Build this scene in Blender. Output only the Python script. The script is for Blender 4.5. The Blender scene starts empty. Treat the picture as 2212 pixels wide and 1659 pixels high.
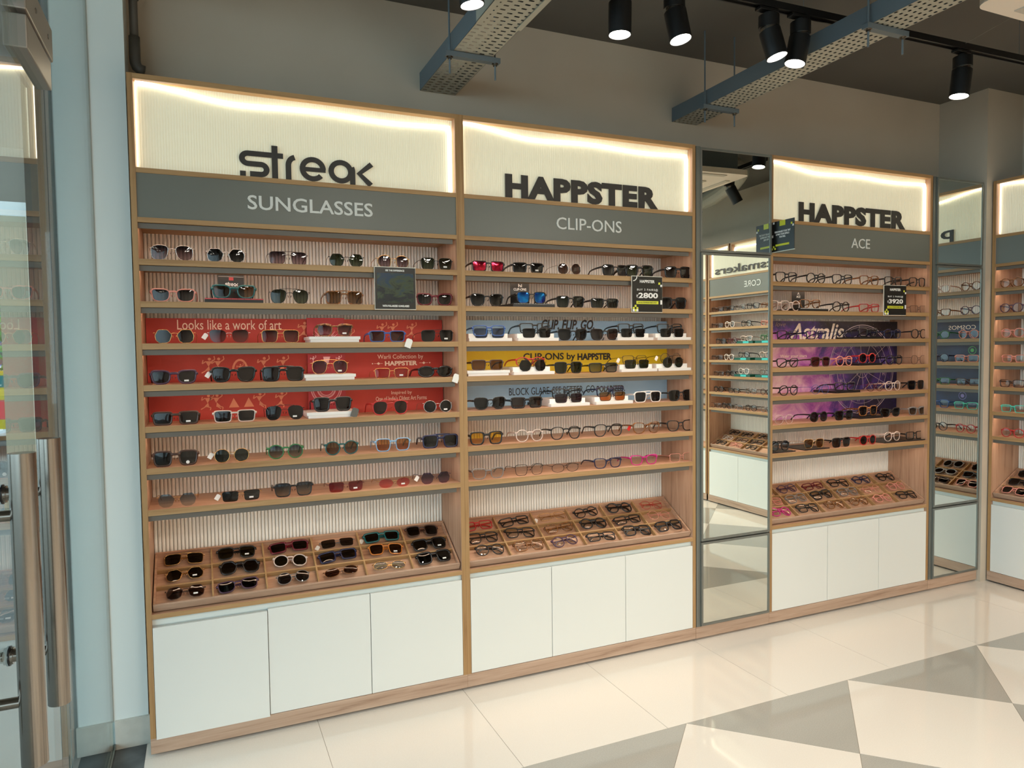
import bpy, math, random
from mathutils import Vector, Matrix
C = bpy.context.scene.collection
random.seed(7)
PI = math.pi
# ---------------------------------------------------------------- camera, world, exposure
cam = bpy.data.objects.new('camera', bpy.data.cameras.new('camera')); C.objects.link(cam)
yaw, pitch, roll = 0.4123, -0.0456, -0.0128
fwd = Vector((math.sin(yaw)*math.cos(pitch), math.cos(yaw)*math.cos(pitch), math.sin(pitch)))
rt = Vector((math.cos(yaw), -math.sin(yaw), 0)); up = rt.cross(fwd)
r2 = rt*math.cos(roll)+up*math.sin(roll); u2 = -rt*math.sin(roll)+up*math.cos(roll)
cam.matrix_world = Matrix(((r2.x,u2.x,-fwd.x,.2014),(r2.y,u2.y,-fwd.y,-2.7913),(r2.z,u2.z,-fwd.z,1.4299),(0,0,0,1)))
cam.data.sensor_width = 36; cam.data.lens = 36*1538.5/2212; cam.data.clip_start = .02
bpy.context.scene.camera = cam
sc = bpy.context.scene
sc.view_settings.view_transform = 'Standard'; sc.view_settings.look = 'None'
sc.view_settings.exposure = 0.55; sc.view_settings.gamma = 1; sc.view_settings.use_curve_mapping = False
w = bpy.data.worlds.new('world'); sc.world = w; w.use_nodes = True
w.node_tree.nodes['Background'].inputs[0].default_value = (.70,.85,1,1)
w.node_tree.nodes['Background'].inputs[1].default_value = 3.2
sc.cycles.use_denoising = True; sc.cycles.transparent_max_bounces = 24; sc.cycles.max_bounces = 10
sc.cycles.sample_clamp_indirect = 6; sc.cycles.caustics_reflective = False; sc.cycles.caustics_refractive = False
def area(name, loc, rot, sx, sy, power, col):
    l = bpy.data.lights.new(name, 'AREA'); l.shape = 'RECTANGLE'; l.size = sx; l.size_y = sy; l.energy = power; l.color = col
    o = bpy.data.objects.new(name, l); o.location = loc; o.rotation_euler = rot; C.objects.link(o); return o
# unseen fill lights added to brighten the shop, behind and beside the camera
for x, y in ((1.3,-3.6),(3.3,-3.6),(1.3,-5.0),(3.3,-5.0)):
    area('added_fill_light', (x,y,2.6), (0,0,0), .6, .6, 39, (1,.92,.80))
# ---------------------------------------------------------------- materials
MATS = {}
def lin(c):
    return tuple(((v/255)/12.92 if v/255 <= .04045 else ((v/255+.055)/1.055)**2.4) for v in c)
def mat(name, rgb=(200,200,200), rough=.5, metal=0, emit=0, ecol=None, spec=.5, alpha=1):
    if name in MATS: return MATS[name]
    m = bpy.data.materials.new(name); m.use_nodes = True; MATS[name] = m
    b = m.node_tree.nodes['Principled BSDF']; c = (*lin(rgb),1)
    b.inputs['Base Color'].default_value = c; b.inputs['Roughness'].default_value = rough; b.inputs['Metallic'].default_value = metal
    b.inputs['Specular IOR Level'].default_value = spec
    if emit:
        b.inputs['Emission Color'].default_value = (*lin(ecol or rgb),1); b.inputs['Emission Strength'].default_value = emit
    return m
def N(m, t, **k):
    n = m.node_tree.nodes.new(t)
    for a, v in k.items(): setattr(n, a, v)
    return n
def L(m, a, b): m.node_tree.links.new(a, b)
def ramp(m, fac, stops):
    r = N(m, 'ShaderNodeValToRGB'); e = r.color_ramp.elements
    while len(e) < len(stops): e.new(.5)
    for i, (p, c) in enumerate(stops): e[i].position = p; e[i].color = (*lin(c),1)
    L(m, fac, r.inputs[0]); return r.outputs[0]
def noise(m, scale=(1,1,1), s=5, detail=4, rough=.5, dist=0):
    tc = N(m,'ShaderNodeTexCoord'); mp = N(m,'ShaderNodeMapping'); mp.inputs['Scale'].default_value = scale
    n = N(m,'ShaderNodeTexNoise'); n.inputs['Scale'].default_value = s; n.inputs['Detail'].default_value = detail
    n.inputs['Roughness'].default_value = rough; n.inputs['Distortion'].default_value = dist
    L(m, tc.outputs['Object'], mp.inputs[0]); L(m, mp.outputs[0], n.inputs['Vector']); return n.outputs[0]
def bump(m, h, strength=.2, dist=.002):
    b = N(m,'ShaderNodeBump'); b.inputs['Strength'].default_value = strength; b.inputs['Distance'].default_value = dist
    L(m, h, b.inputs['Height']); L(m, b.outputs[0], m.node_tree.nodes['Principled BSDF'].inputs['Normal'])
def noisy(name, c1, c2, rough=.5, scale=(1,1,1), s=5, bmp=0, spec=.5, detail=4):
    if name in MATS: return MATS[name]
    m = mat(name, c1, rough, spec=spec); n = noise(m, scale, s, detail)
    L(m, ramp(m, n, [(.3,c1),(.7,c2)]), m.node_tree.nodes['Principled BSDF'].inputs['Base Color'])
    if bmp: bump(m, n, bmp)
    return m
def wood(name, c1, c2, c3, along, rough=.5):
    m = mat(name, c1, rough); s = [26,26,26]; s['xyz'.index(along)] = 1.3
    n = noise(m, s, 1.6, 6, .62, .6); s2 = [160,160,160]; s2['xyz'.index(along)] = 4; n2 = noise(m, s2, 1.5, 3)
    mx = N(m,'ShaderNodeMath', operation='MULTIPLY_ADD'); mx.inputs[1].default_value = .3
    L(m, n2, mx.inputs[0]); L(m, n, mx.inputs[2])
    L(m, ramp(m, mx.outputs[0], [(.42,c3),(.58,c1),(.85,c2)]), m.node_tree.nodes['Principled BSDF'].inputs['Base Color'])
    bump(m, mx.outputs[0], .12, .001); return m
OAKX = wood('oak_edge_horizontal', (164,126,82), (178,142,98), (142,104,64), 'x')
OAKZ = wood('oak_edge_vertical', (158,120,76), (172,136,92), (136,98,58), 'z')
WALX = wood('warm_oak_horizontal', (182,140,112), (200,160,130), (142,100,76), 'x')
WALZ = wood('warm_oak_vertical', (178,138,110), (196,158,130), (132,92,68), 'z')
PLI = wood('plinth_oak', (170,140,118), (188,160,138), (134,104,84), 'x')
FLUTE = mat('fluted_laminate', (228,222,212), .5)
DOORM = mat('white_laminate', (218,218,212), .28)
FASC = mat('pale_laminate', (214,220,216), .4)
GREYH = mat('grey_header', (104,106,98), .35)
RAIL = mat('grey_rail', (98,92,84), .5)
LED = mat('warm_led', (255,255,255), .5, emit=15, ecol=(255,219,188))
TUBE = mat('white_led', (255,255,255), .5, emit=2.2, ecol=(255,246,226))
BOXP = mat('backlit_panel', (240,232,206), .45, emit=.15, ecol=(244,234,200))
DARK = mat('dark_letters', (52,48,44), .5)
SILV = mat('silver_letters', (214,214,208), .45)
BLACKM = mat('black_paint', (14,14,15), .4)
BLACKC = mat('black_card', (22,22,22), .35)
WHITEC = mat('white_card', (238,234,228), .45)
YEL = mat('yellow_print', (214,214,60), .5)
STEEL = mat('brushed_steel', (146,138,130), .2, 1)
MIRR = mat('mirror_glass', (226,232,226), .0, 1)
GRAL = mat('grey_aluminium', (122,124,118), .38, .6)
GALV = mat('painted_tray_grey', (98,108,114), .45, .1)
GALV2 = mat('galvanised_light', (168,166,152), .5, .1)
WALLM = noisy('wall_paint', (184,171,153), (192,179,161), .8, s=2)
CEILM = noisy('ceiling_paint', (92,89,84), (98,95,88), .85, s=2)
COLM = noisy('column_paint', (214,220,216), (222,226,222), .6, (1,1,.3), 3)
SKIRT = noisy('skirting_tile', (186,184,174), (196,194,184), .3, s=30)
GRAN = noisy('dark_granite', (38,42,44), (96,102,104), .35, s=9, detail=8)
TILEW = noisy('ivory_tile', (218,211,200), (214,206,194), .04, s=220)
TILEG = noisy('grey_tile', (168,165,156), (156,153,144), .04, s=260)
GROUT = mat('grout', (150,138,122), .8)
def glassm(name, tint, refl=1.0):
    m = bpy.data.materials.new(name); m.use_nodes = True; t = m.node_tree; t.nodes.clear()
    o = t.nodes.new('ShaderNodeOutputMaterial'); mx = t.nodes.new('ShaderNodeMixShader'); lw = t.nodes.new('ShaderNodeLayerWeight'); lw.inputs[0].default_value = .5
    pw = t.nodes.new('ShaderNodeMath'); pw.operation = 'POWER'; pw.inputs[1].default_value = 5; t.links.new(lw.outputs['Facing'], pw.inputs[0])
    f = t.nodes.new('ShaderNodeMath'); f.operation = 'MULTIPLY_ADD'; f.inputs[1].default_value = .96*refl; f.inputs[2].default_value = .04*refl; t.links.new(pw.outputs[0], f.inputs[0])
    a = t.nodes.new('ShaderNodeBsdfTransparent'); a.inputs[0].default_value = (*lin(tint),1); g = t.nodes.new('ShaderNodeBsdfGlossy'); g.inputs['Roughness'].default_value = .0
    t.links.new(f.outputs[0], mx.inputs[0]); t.links.new(a.outputs[0], mx.inputs[1]); t.links.new(g.outputs[0], mx.inputs[2]); t.links.new(mx.outputs[0], o.inputs[0]); return m
GLASS = glassm('shopfront_glass', (242,251,249))
def lensm(name, top, bottom, zc=.024):
    """tinted lens: transparent tint that may fade towards the bottom, with a glossy coat"""
    m = glassm(name, top); t = m.node_tree; tc = t.nodes.new('ShaderNodeTexCoord'); s = t.nodes.new('ShaderNodeSeparateXYZ')
    mr = t.nodes.new('ShaderNodeMapRange'); mr.inputs[1].default_value = .008; mr.inputs[2].default_value = .044
    r = t.nodes.new('ShaderNodeValToRGB'); r.color_ramp.elements[0].color = (*lin(bottom),1); r.color_ramp.elements[1].color = (*lin(top),1)
    t.links.new(tc.outputs['Object'], s.inputs[0]); t.links.new(s.outputs[2], mr.inputs[0]); t.links.new(mr.outputs[0], r.inputs[0])
    a = [n for n in t.nodes if n.type == 'BSDF_TRANSPARENT'][0]; t.links.new(r.outputs[0], a.inputs[0]); return m
def mirlens(name, a, b):
    m = mat(name, a, .08, .9); n = noise(m, s=30); L(m, ramp(m, n, [(.35,a),(.65,b)]), m.node_tree.nodes['Principled BSDF'].inputs['Base Color']); return m
LENS = {'dk':(lensm('lens_dark_grey',(52,50,52),(66,64,68)),'dark grey'), 'grd':(lensm('lens_plum_gradient',(48,40,50),(150,124,130)),'plum gradient'),
 'gn':(lensm('lens_green',(50,58,40),(70,80,56)),'green'), 'bn':(lensm('lens_brown',(110,78,42),(124,92,56)),'brown'), 'br':(lensm('lens_dark_brown',(66,46,40),(90,66,58)),'dark brown'),
 'bk':(lensm('lens_black',(26,26,28),(34,34,36)),'black'), 'dg':(lensm('lens_dark_green',(34,46,42),(44,56,50)),'dark green'),
 'gd':(lensm('lens_olive',(50,54,34),(64,66,44)),'olive'), 'bm':(mirlens('lens_blue_mirror',(30,120,190),(40,50,140)),'blue mirrored'),
 'rm':(mirlens('lens_red_mirror',(190,40,60),(110,14,40)),'red mirrored'), 'am':(lensm('lens_amber',(190,126,66),(200,140,80)),'amber'),
 'ye':(lensm('lens_yellow',(250,200,20),(250,206,40)),'yellow'), 'lb':(lensm('lens_light_blue',(120,150,180),(190,206,216)),'light blue'),
 'rs':(lensm('lens_rose',(190,96,96),(214,140,136)),'rose'), 'pk':(lensm('lens_pink',(226,96,110),(236,130,136)),'pink'), 'pr':(lensm('lens_purple',(84,56,104),(140,104,150)),'purple'),
 'rd':(lensm('lens_red',(130,16,30),(170,40,50)),'red'), 'lg':(lensm('lens_blue_gradient',(54,72,92),(150,152,140)),'blue-grey gradient'),
 'bl':(lensm('lens_navy',(50,74,110),(60,90,130)),'navy'), 'pl':(lensm('lens_plum',(70,46,60),(84,56,70)),'plum'),
 'c':(lensm('lens_clear',(246,246,244),(246,246,244)),'clear')}
FR = {}
for k, c, n, r, mt in (('bk',(16,15,17),'black',.25,0),('gd',(206,160,100),'gold',.25,.9),('sv',(196,190,186),'silver',.25,.9),('tl',(14,84,84),'teal',.25,0),('pk',(214,140,124),'pink',.3,0),
  ('mr',(96,14,28),'maroon',.25,0),('bl',(44,84,150),'blue',.3,0),('tt',(92,54,26),'tortoiseshell',.25,0),('br',(66,42,32),'brown',.3,0),('cl',(206,184,172),'clear',.2,0),('nv',(24,28,62),'navy',.25,0),
  ('gr',(128,120,116),'grey',.3,0),('rd',(176,36,34),'red',.3,0),('mg',(190,28,120),'magenta',.3,0),('gn',(40,110,60),'green',.3,0),('pu',(72,44,66),'purple',.3,0),('am',(190,112,44),'amber',.25,0),
  ('wh',(226,216,208),'white',.3,0),('lb',(130,168,200),'pale blue',.25,0),('mt',(70,196,176),'mint',.3,0),('rs',(220,150,150),'rose',.3,0)):
    if k == 'tt': m = noisy('frame_tortoiseshell', (40,22,14), (160,98,44), .25, s=120)
    else: m = mat('frame_'+n.replace(' ','_'), c, r, mt)
    FR[k] = (m, n)
# ---------------------------------------------------------------- mesh helpers
class MB:
    def __init__(s): s.v = []; s.f = []
    def quad(s, a, b, c, d):
        i = len(s.v); s.v += [a,b,c,d]; s.f.append((i,i+1,i+2,i+3)); return s
    def box(s, x0, x1, y0, y1, z0, z1):
        i = len(s.v); s.v += [(x0,y0,z0),(x1,y0,z0),(x1,y1,z0),(x0,y1,z0),(x0,y0,z1),(x1,y0,z1),(x1,y1,z1),(x0,y1,z1)]
        s.f += [tuple(i+k for k in q) for q in ((0,3,2,1),(4,5,6,7),(0,1,5,4),(1,2,6,5),(2,3,7,6),(3,0,4,7))]; return s
    def prism(s, poly, y0, y1, flip=False):
        """poly in x,z extruded along y"""
        n = len(poly); i = len(s.v); s.v += [(x,y0,z) for x,z in poly]+[(x,y1,z) for x,z in poly]
        s.f.append(tuple(range(i,i+n))); s.f.append(tuple(reversed(range(i+n,i+2*n))))
        for k in range(n): s.f.append((i+(k+1)%n, i+k, i+n+k, i+n+(k+1)%n))
        return s
    def sweep(s, pts, w, h, side=(1,0,0)):
        """rectangular bar along pts; side = direction of w"""
        pts = [Vector(p) for p in pts]; S = Vector(side); i = len(s.v); n = len(pts)
        for k, p in enumerate(pts):
            t = (pts[min(k+1,n-1)]-pts[max(k-1,0)]).normalized(); u = t.cross(S).normalized(); ww = w[k] if isinstance(w,(list,tuple)) else w; hh = h[k] if isinstance(h,(list,tuple)) else h
            for a, b in ((-1,-1),(1,-1),(1,1),(-1,1)): s.v.append(tuple(p+S*ww/2*a+u*hh/2*b))
        for k in range(n-1):
            for j in range(4): s.f.append((i+4*k+j, i+4*k+(j+1)%4, i+4*k+4+(j+1)%4, i+4*k+4+j))
        s.f.append((i+3,i+2,i+1,i)); e = i+4*(n-1); s.f.append((e,e+1,e+2,e+3)); return s
    def tube(s, pts, r, n=10, caps=True):
        pts = [Vector(p) for p in pts]; i = len(s.v); m = len(pts)
        for k, p in enumerate(pts):
            t = (pts[min(k+1,m-1)]-pts[max(k-1,0)]).normalized(); a = Vector((0,0,1)) if abs(t.z) < .9 else Vector((1,0,0))
            u = t.cross(a).normalized(); v = t.cross(u); rr = r[k] if isinstance(r,(list,tuple)) else r
            for j in range(n): s.v.append(tuple(p+u*rr*math.cos(2*PI*j/n)+v*rr*math.sin(2*PI*j/n)))
        for k in range(m-1):
            for j in range(n): s.f.append((i+k*n+j, i+k*n+(j+1)%n, i+k*n+n+(j+1)%n, i+k*n+n+j))
        if caps: s.f.append(tuple(reversed(range(i,i+n)))); s.f.append(tuple(range(i+(m-1)*n, i+m*n)))
        return s
    def mesh(s, name, smooth=False):
        me = bpy.data.meshes.new(name); me.from_pydata([tuple(v) for v in s.v], [], s.f)
        if smooth: me.shade_smooth()
        me.update(); return me
def add(name, mesh, m=None, parent=None, loc=None, rot=None, smooth=False, bevel=0, **props):
    if isinstance(mesh, MB): mesh = mesh.mesh(name, smooth)
    o = bpy.data.objects.new(name, mesh); C.objects.link(o)
    if m is not None:
        if not mesh.materials: mesh.materials.append(m)
        o.material_slots[0].link = 'OBJECT'; o.material_slots[0].material = m
    if parent is not None: o.parent = parent
    if loc is not None: o.location = loc
    if rot is not None: o.rotation_euler = rot
    if bevel:
        b = o.modifiers.new('bevel','BEVEL'); b.width = bevel; b.segments = 2; b.limit_method = 'ANGLE'; b.harden_normals = False
    for k, v in props.items(): o[k] = v
    return o
def empty(name, label, cat, loc=(0,0,0), rz=0, group=None, rot=None, kind=None):
    o = bpy.data.objects.new(name, None); C.objects.link(o); o.location = loc; o.rotation_euler = rot or (0,0,rz); o.empty_display_size = .05
    o['label'] = label
    if cat: o['category'] = cat
    if group: o['group'] = group
    if kind: o['kind'] = kind
    return o
def struct(name, mb, m, label=None, parent=None, **k):
    o = add(name, mb, m, parent, **k)
    if parent is None: o['kind'] = 'structure'; o['label'] = label; o['category'] = name.split('_')[0]
    return o
def text(name, body, x0, x1, z0, z1, y, m, parent, depth=.0006, bold=0.0, mode='xz', shear=0, sp=1.0, thick=None, italic=0):
    """flat lettering fitted to the box x0..x1, z0..z1, facing -y"""
    cu = bpy.data.curves.new(name, 'FONT'); cu.body = body; cu.size = 1; cu.offset = bold; cu.space_character = sp; cu.align_x = 'CENTER'; cu.shear = shear; cu.resolution_u = 3
    cu.extrude = .01; ob = bpy.data.objects.new(name, cu); me = bpy.data.meshes.new_from_object(ob); bpy.data.objects.remove(ob)
    xs = [v.co.x for v in me.vertices]; ys = [v.co.y for v in me.vertices]; a, b, c, d = min(xs), max(xs), min(ys), max(ys)
    for v in me.vertices:
        v.co = (x0+(v.co.x-a)/(b-a)*(x1-x0), y-(depth/2)*(1 if v.co.z > 0 else -1), z0+(v.co.y-c)/(d-c)*(z1-z0))
    me.materials.clear(); me.update(); me.name = name
    return add(name, me, m, parent)
# ---------------------------------------------------------------- room shell
XG, YC, YB, ZC, XR = -.13, .12, .28, 2.94, 4.82
def clip(poly, a, b, c):
    out = []
    for i in range(len(poly)):
        p, q = poly[i], poly[(i+1)%len(poly)]; dp, dq = a*p[0]+b*p[1]-c, a*q[0]+b*q[1]-c
        if dp <= 0: out.append(p)
        if (dp < 0 < dq) or (dq < 0 < dp): t = dp/(dp-dq); out.append((p[0]+(q[0]-p[0])*t, p[1]+(q[1]-p[1])*t))
    return out
fl = struct('floor', MB().box(-.02,XR+.1,-6.6,YB+.1,-.06,-.0015), GROUT, 'glossy ivory and grey tiled shop floor laid in a triangle pattern')
def tile(poly, m, X0=-.02, X1=XR, Y0=-6.5, Y1=.28):
    for c in ((-1,0,-X0),(1,0,X1),(0,-1,-Y0),(0,1,Y1)): 
        poly = clip(poly, *c)
        if len(poly) < 3: return
    cx = sum(p[0] for p in poly)/len(poly); cy = sum(p[1] for p in poly)/len(poly)
    pl = []
    for p in poly:
        d = math.hypot(p[0]-cx,p[1]-cy); k = max(0,1-.0011/d) if d else 1; pl.append((cx+(p[0]-cx)*k, cy+(p[1]-cy)*k))
    n = len(pl); b = MB(); b.v = [(x,y,0) for x,y in pl]+[(x,y,-.002) for x,y in pl]; b.f = [tuple(range(n))]+[((k+1)%n,k,n+k,n+(k+1)%n) for k in range(n)]
    me = b.mesh('tile')
    if me.polygons[0].normal.z < 0: me.flip_normals()
    add('tile', me, m, fl)
YP = -.612
for k in range(-2, 7): tile([(1.18+.6*k,YP),(1.78+.6*k,YP),(1.78+.6*k,-.006),(1.18+.6*k,-.006)], TILEW)
for k in range(-2, 7): tile([(1.18+.6*k,-.006),(1.78+.6*k,-.006),(1.78+.6*k,.28),(1.18+.6*k,.28)], TILEW)
hd = .4232
for j in range(0, 15):
    for i in range(-3, 8):
        cx = 1.865+hd*(2*i+(1-j%2)); cy = YP-hd*j
        # rows of diamonds: even rows (centred on the border line) grey, odd rows ivory
        tile([(cx-hd,cy),(cx,cy-hd),(cx+hd,cy),(cx,cy+hd)], TILEG if j%2 == 0 else TILEW, Y1=YP, Y0=-6.5)
struct('ceiling', MB().box(-.5,XR+.1,-6.6,YB+.1,ZC,ZC+.1), CEILM, 'dark grey painted exposed ceiling')
struct('wall_back', MB().box(-.1,XR+.1,YB,YB+.1,0,ZC), WALLM, 'warm grey painted wall above the display cabinets')
struct('wall_right', MB().box(XR,XR+.1,-6.6,YB,0,ZC), WALLM, 'grey painted wall behind the right hand display cabinets')
struct('wall_front', MB().box(-.5,XR+.1,-6.7,-6.6,0,ZC), mat('far_wall',(206,200,188),.8), 'plain light wall at the far end of the shop')
struct('wall_corner', MB().box(4.492,XR,-.022,YB,0,ZC), WALLM, 'square painted column boxed into the far right corner')
# left column stub, skirting
colm = struct('wall_left', MB().box(-.235,-.012,YC,.75,-.05,3.3), COLM, 'pale painted column where the glass shopfront meets the wall')
add('wall_joint', MB().box(XG-.005,XG+.005,YC-.003,YC+.002,.1,ZC), mat('sealant',(120,126,118),.7), colm)
sk = struct('baseboard_left', MB().box(-.243,-.139,YC-.012,YC,0,.105).box(-.121,-.008,YC-.012,YC,0,.105), SKIRT, 'grey stone skirting tiles at the foot of the pale column')
struct('trim_1', MB().box(-.25,-.02,-6.6,YC,-.05,-.0005), GRAN, 'dark granite threshold strip under the glass shopfront')
struct('trim_2', MB().box(XG-.011,XG-.006,-6.5,YC-.012,0,.022).box(XG+.006,XG+.011,-6.5,YC-.012,0,.022).box(XG-.006,XG+.006,-6.5,YC-.012,0,.003), STEEL, 'slim steel channel holding the glass pane at the floor')
struct('ceiling_canopy', MB().box(-3.2,-.5,-9,3.5,2.96,3.1), mat('canopy',(120,112,104),.8), 'dull canopy over the pavement outside the glass')
struct('wall_header', MB().box(-.25,-.0,-6.6,YC,2.78,ZC), COLM, 'painted beam above the glass shopfront')
# shopfront glass: fixed pane, transom, two door leaves with handles
def pane(y0, y1, z0, z1): return MB().box(XG-.005,XG+.005,y0,y1,z0,z1)
wn = struct('window_1', pane(-.728,YC-.002,.004,2.78), GLASS, 'fixed clear glass pane beside the glass door')
struct('window_2', pane(-2.25,-.735,2.165,2.78), GLASS, 'clear glass transom above the glass doors')
struct('window_3', pane(-6.5,-2.25,.004,2.78), GLASS, 'fixed clear glass shopfront beyond the doors')
def leaf(n, y0, y1, hy, label):
    d = struct(n, pane(y0,y1,.012,2.15), GLASS, label)
    h = add('door_handle', MB().tube([(XG+.078,hy,.80),(XG+.078,hy,1.285)], .0185, 28), STEEL, d, smooth=True)
    h.modifiers.new('e','EDGE_SPLIT').split_angle = 1
    f = MB()
    for z in (.90,1.19): f.tube([(XG+.004,hy,z),(XG+.078,hy,z)], .0085, 16).tube([(XG+.004,hy,z),(XG+.012,hy,z),(XG+.0121,hy,z),(XG+.022,hy,z)], [.015,.015,.0115,.0115], 18)
    f.tube([(XG-.078,hy,.80),(XG-.078,hy,1.285)], .0185, 20)
    for z in (.90,1.19): f.tube([(XG-.004,hy,z),(XG-.078,hy,z)], .0085, 12)
    o = add('handle_mount', f, STEEL, d, smooth=True); o.modifiers.new('e','EDGE_SPLIT').split_angle = .8
    add('rubber_washer', MB().tube([(XG+.0052,hy,.90),(XG+.0075,hy,.90)], .0175, 18).tube([(XG+.0052,hy,1.19),(XG+.0075,hy,1.19)], .0175, 18), BLACKM, d)
    return d
d1 = leaf('door_1', -1.45, -.738, -1.29, 'frameless glass door leaf nearer the column with steel handle')
d2 = leaf('door_2', -2.245, -1.456, -1.50, 'frameless glass door leaf nearer the camera with steel handle')
add('patch_fitting', MB().box(XG-.022,XG+.022,-1.0,-.735,2.075,2.145), mat('satin_fitting',(150,142,132),.35,.5), d1, bevel=.003)
pf = empty('transom_fitting','satin metal patch fitting on the glass above the door corner','fitting',(0,0,0))
add('fitting_body', MB().box(XG-.022,XG+.022,-1.0,-.70,2.155,2.235), MATS['satin_fitting'], pf, bevel=.003)
add('fitting_screw', MB().tube([(XG+.022,-.76,2.195),(XG+.0235,-.76,2.195)], .006, 10).tube([(XG+.022,-.9,2.195),(XG+.0235,-.9,2.195)], .006, 10), STEEL, pf)
# ---------------------------------------------------------------- spectacles
BR = .0145
def outline(shape, n=26):
    P = []
    S = {'rnd':(.0245,.0235,2.1,0),'ovl':(.0275,.0175,2.3,0),'rec':(.0295,.0190,5,.15),'sqr':(.0285,.0228,3.8,.20),'avi':(.0295,.0255,2.6,.22),'nav':(.0290,.0225,4.2,.16),
         'hex':(.0270,.0230,2,0),'geo':(.0265,.0240,2.3,.12),'cat':(.0290,.0200,2.8,.18),'but':(.0300,.0225,2.8,.20),'clb':(.0270,.0215,3.0,.15)}[shape]
    a, b, e, tr = S
    if shape == 'hex':
        k = [(1,.12),(.62,1),(-.45,1),(-1,.25),(-.72,-.72),(-.3,-1),(.42,-1),(.86,-.62)]
        for i in range(len(k)):
            p, q = k[i], k[(i+1)%len(k)]
            for t in (.12,.5,.88): P.append(((p[0]+(q[0]-p[0])*t)*a, (p[1]+(q[1]-p[1])*t)*b))
        return P, a, b
    for i in range(n):
        t = 2*PI*i/n; c, s_ = math.cos(t), math.sin(t)
        x = math.copysign(abs(c)**(2/e), c); z = math.copysign(abs(s_)**(2/e), s_)
        lo = (1-z)/2
        x *= 1-tr*lo
        if shape in ('avi','nav'): x += .13*lo*(1 if shape == 'avi' else .6)
        if shape == 'avi': z = z*(.92 if z > 0 else 1.06)
        if shape == 'cat' and x > 0 and z > 0: z += .28*x*x; x += .06*z
        if shape == 'but' and x > 0: x += .08*z; z *= 1+.12*x
        if shape == 'geo': x *= 1+.06*math.cos(3*t)
        P.append((x*a, z*b))
    return P, a, b
TH = {'w':.0017,'m':.0037,'k':.0058,'r':.0006}
_mc = {}
def cached(key, fn, name, smooth=True):
    if key not in _mc: _mc[key] = fn().mesh(name, smooth)
    return _mc[key]
def cy(x): return .006*(x/.07)**2
def frame_mb(shape, th, dbl):
    P, a, b = outline(shape); t = TH[th]; d = .0040 if th in 'mk' else .0016; m = MB(); cx = BR/2+t+a; zc = b+t+(.0 if shape != 'but' else .002)
    zc = max(-min(q[1] for q in P)+t, zc)
    for sx in (1,-1):
        if th == 'r': break
        i = len(m.v); n = len(P)
        for (x, z) in P:
            for (k, yy) in ((0,-d/2),(1,-d/2),(1,d/2),(0,d/2)):
                X = sx*(cx+x*(1+k*t/a)); m.v.append((X, cy(X)+yy, zc+z*(1+k*t/b)))
        for q in range(n):
            for j in range(4): m.f.append((i+4*q+j, i+4*q+(j+1)%4, i+4*((q+1)%n)+(j+1)%4, i+4*((q+1)%n)+j))
    g = max(t,.0013); xb = BR/2+t*.7+.004; zt = zc+b*(.35 if th in 'wr' else .5)
    m.sweep([(-xb,.0,zt),(-xb*.5,-.001,zt+.0035),(xb*.5,-.001,zt+.0035),(xb,0,zt)], .0018 if th in 'wr' else .0038, g*1.1 if th in 'wr' else g*1.6, (0,1,0))
    if dbl or shape == 'nav': m.sweep([(-cx+a*.1,cy(cx)-.0005,zc+b*.95+t),(0,-.001,zc+b*1.02+t),(cx-a*.1,cy(cx)-.0005,zc+b*.95+t)], .0018, g, (0,1,0))
    if shape == 'clb': 
        for sx in (1,-1): m.sweep([(sx*(BR/2+t),0,zc+b*.7),(sx*cx,cy(cx),zc+b*1.0),(sx*(cx+a+t),cy(cx+a),zc+b*.8)], .005, .006, (0,1,0))
    xe = cx+a; zh = zc+b*.55
    for sx in (1,-1):
        m.sweep([(sx*(xe-.001),cy(xe),zh),(sx*(xe+.004),cy(xe)+.0005,zh+.0005),(sx*(xe+.0055),cy(xe)+.006,zh)], .002 if th in 'wr' else .0085, max(g,.0018)*1.2, (0,0,1))
        m.sweep([(sx*BR*.42,.002,zc+.001),(sx*BR*.30,.007,zc-.004)], .0045, .0012, (0,0,1))
    return m
def lens_mb(shape, th, sx):
    P, a, b = outline(shape); t = TH[th]; cx = BR/2+t+a; zc = max(-min(q[1] for q in P)+t, b+t+(.0 if shape != 'but' else .002)); m = MB()
    m.v = [(sx*cx, cy(cx)-.0008, zc)]
    for k in (.35,.7,1.01):
        for x, z in P: X = sx*(cx+x*k); m.v.append((X, cy(X)-.0008*(1-k*k), zc+z*k))
    n = len(P); q = 1 if sx > 0 else -1
    for i in range(n):
        j = (i+1)%n
        f1 = (0,1+i,1+j); f2 = (1+i,1+n+i,1+n+j,1+j); f3 = tuple(v_+n for v_ in f2); m.f += [f1, f2, f3] if q < 0 else [f1[::-1], f2[::-1], f3[::-1]]
    return m
def hinge(shape, th):
    P, a, b = outline(shape); t = TH[th]; zc = max(-min(q[1] for q in P)+t, b+t+(.0 if shape != 'but' else .002)); return BR/2+t+2*a+.0055, zc+b*.55
def temple_mb(shape, th, sx):
    X, z = hinge(shape, th); X *= sx; w = .0016 if th in 'wr' else (.0045 if th == 'k' else .0032); h = [.0018,.0018,.0018,.0026,.003,.003] if th in 'wr' else ([.009,.008,.006,.0055,.006,.005] if th == 'k' else [.0078,.007,.006,.0052,.005,.005])
    return MB().sweep([(X,.009,z),(X,.045,z-.001),(X*.99,.085,z-.005),(X*.98,.105,z-.010),(X*.95,.123,z*.42),(X*.93,.136,.0035)], w, h)
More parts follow.
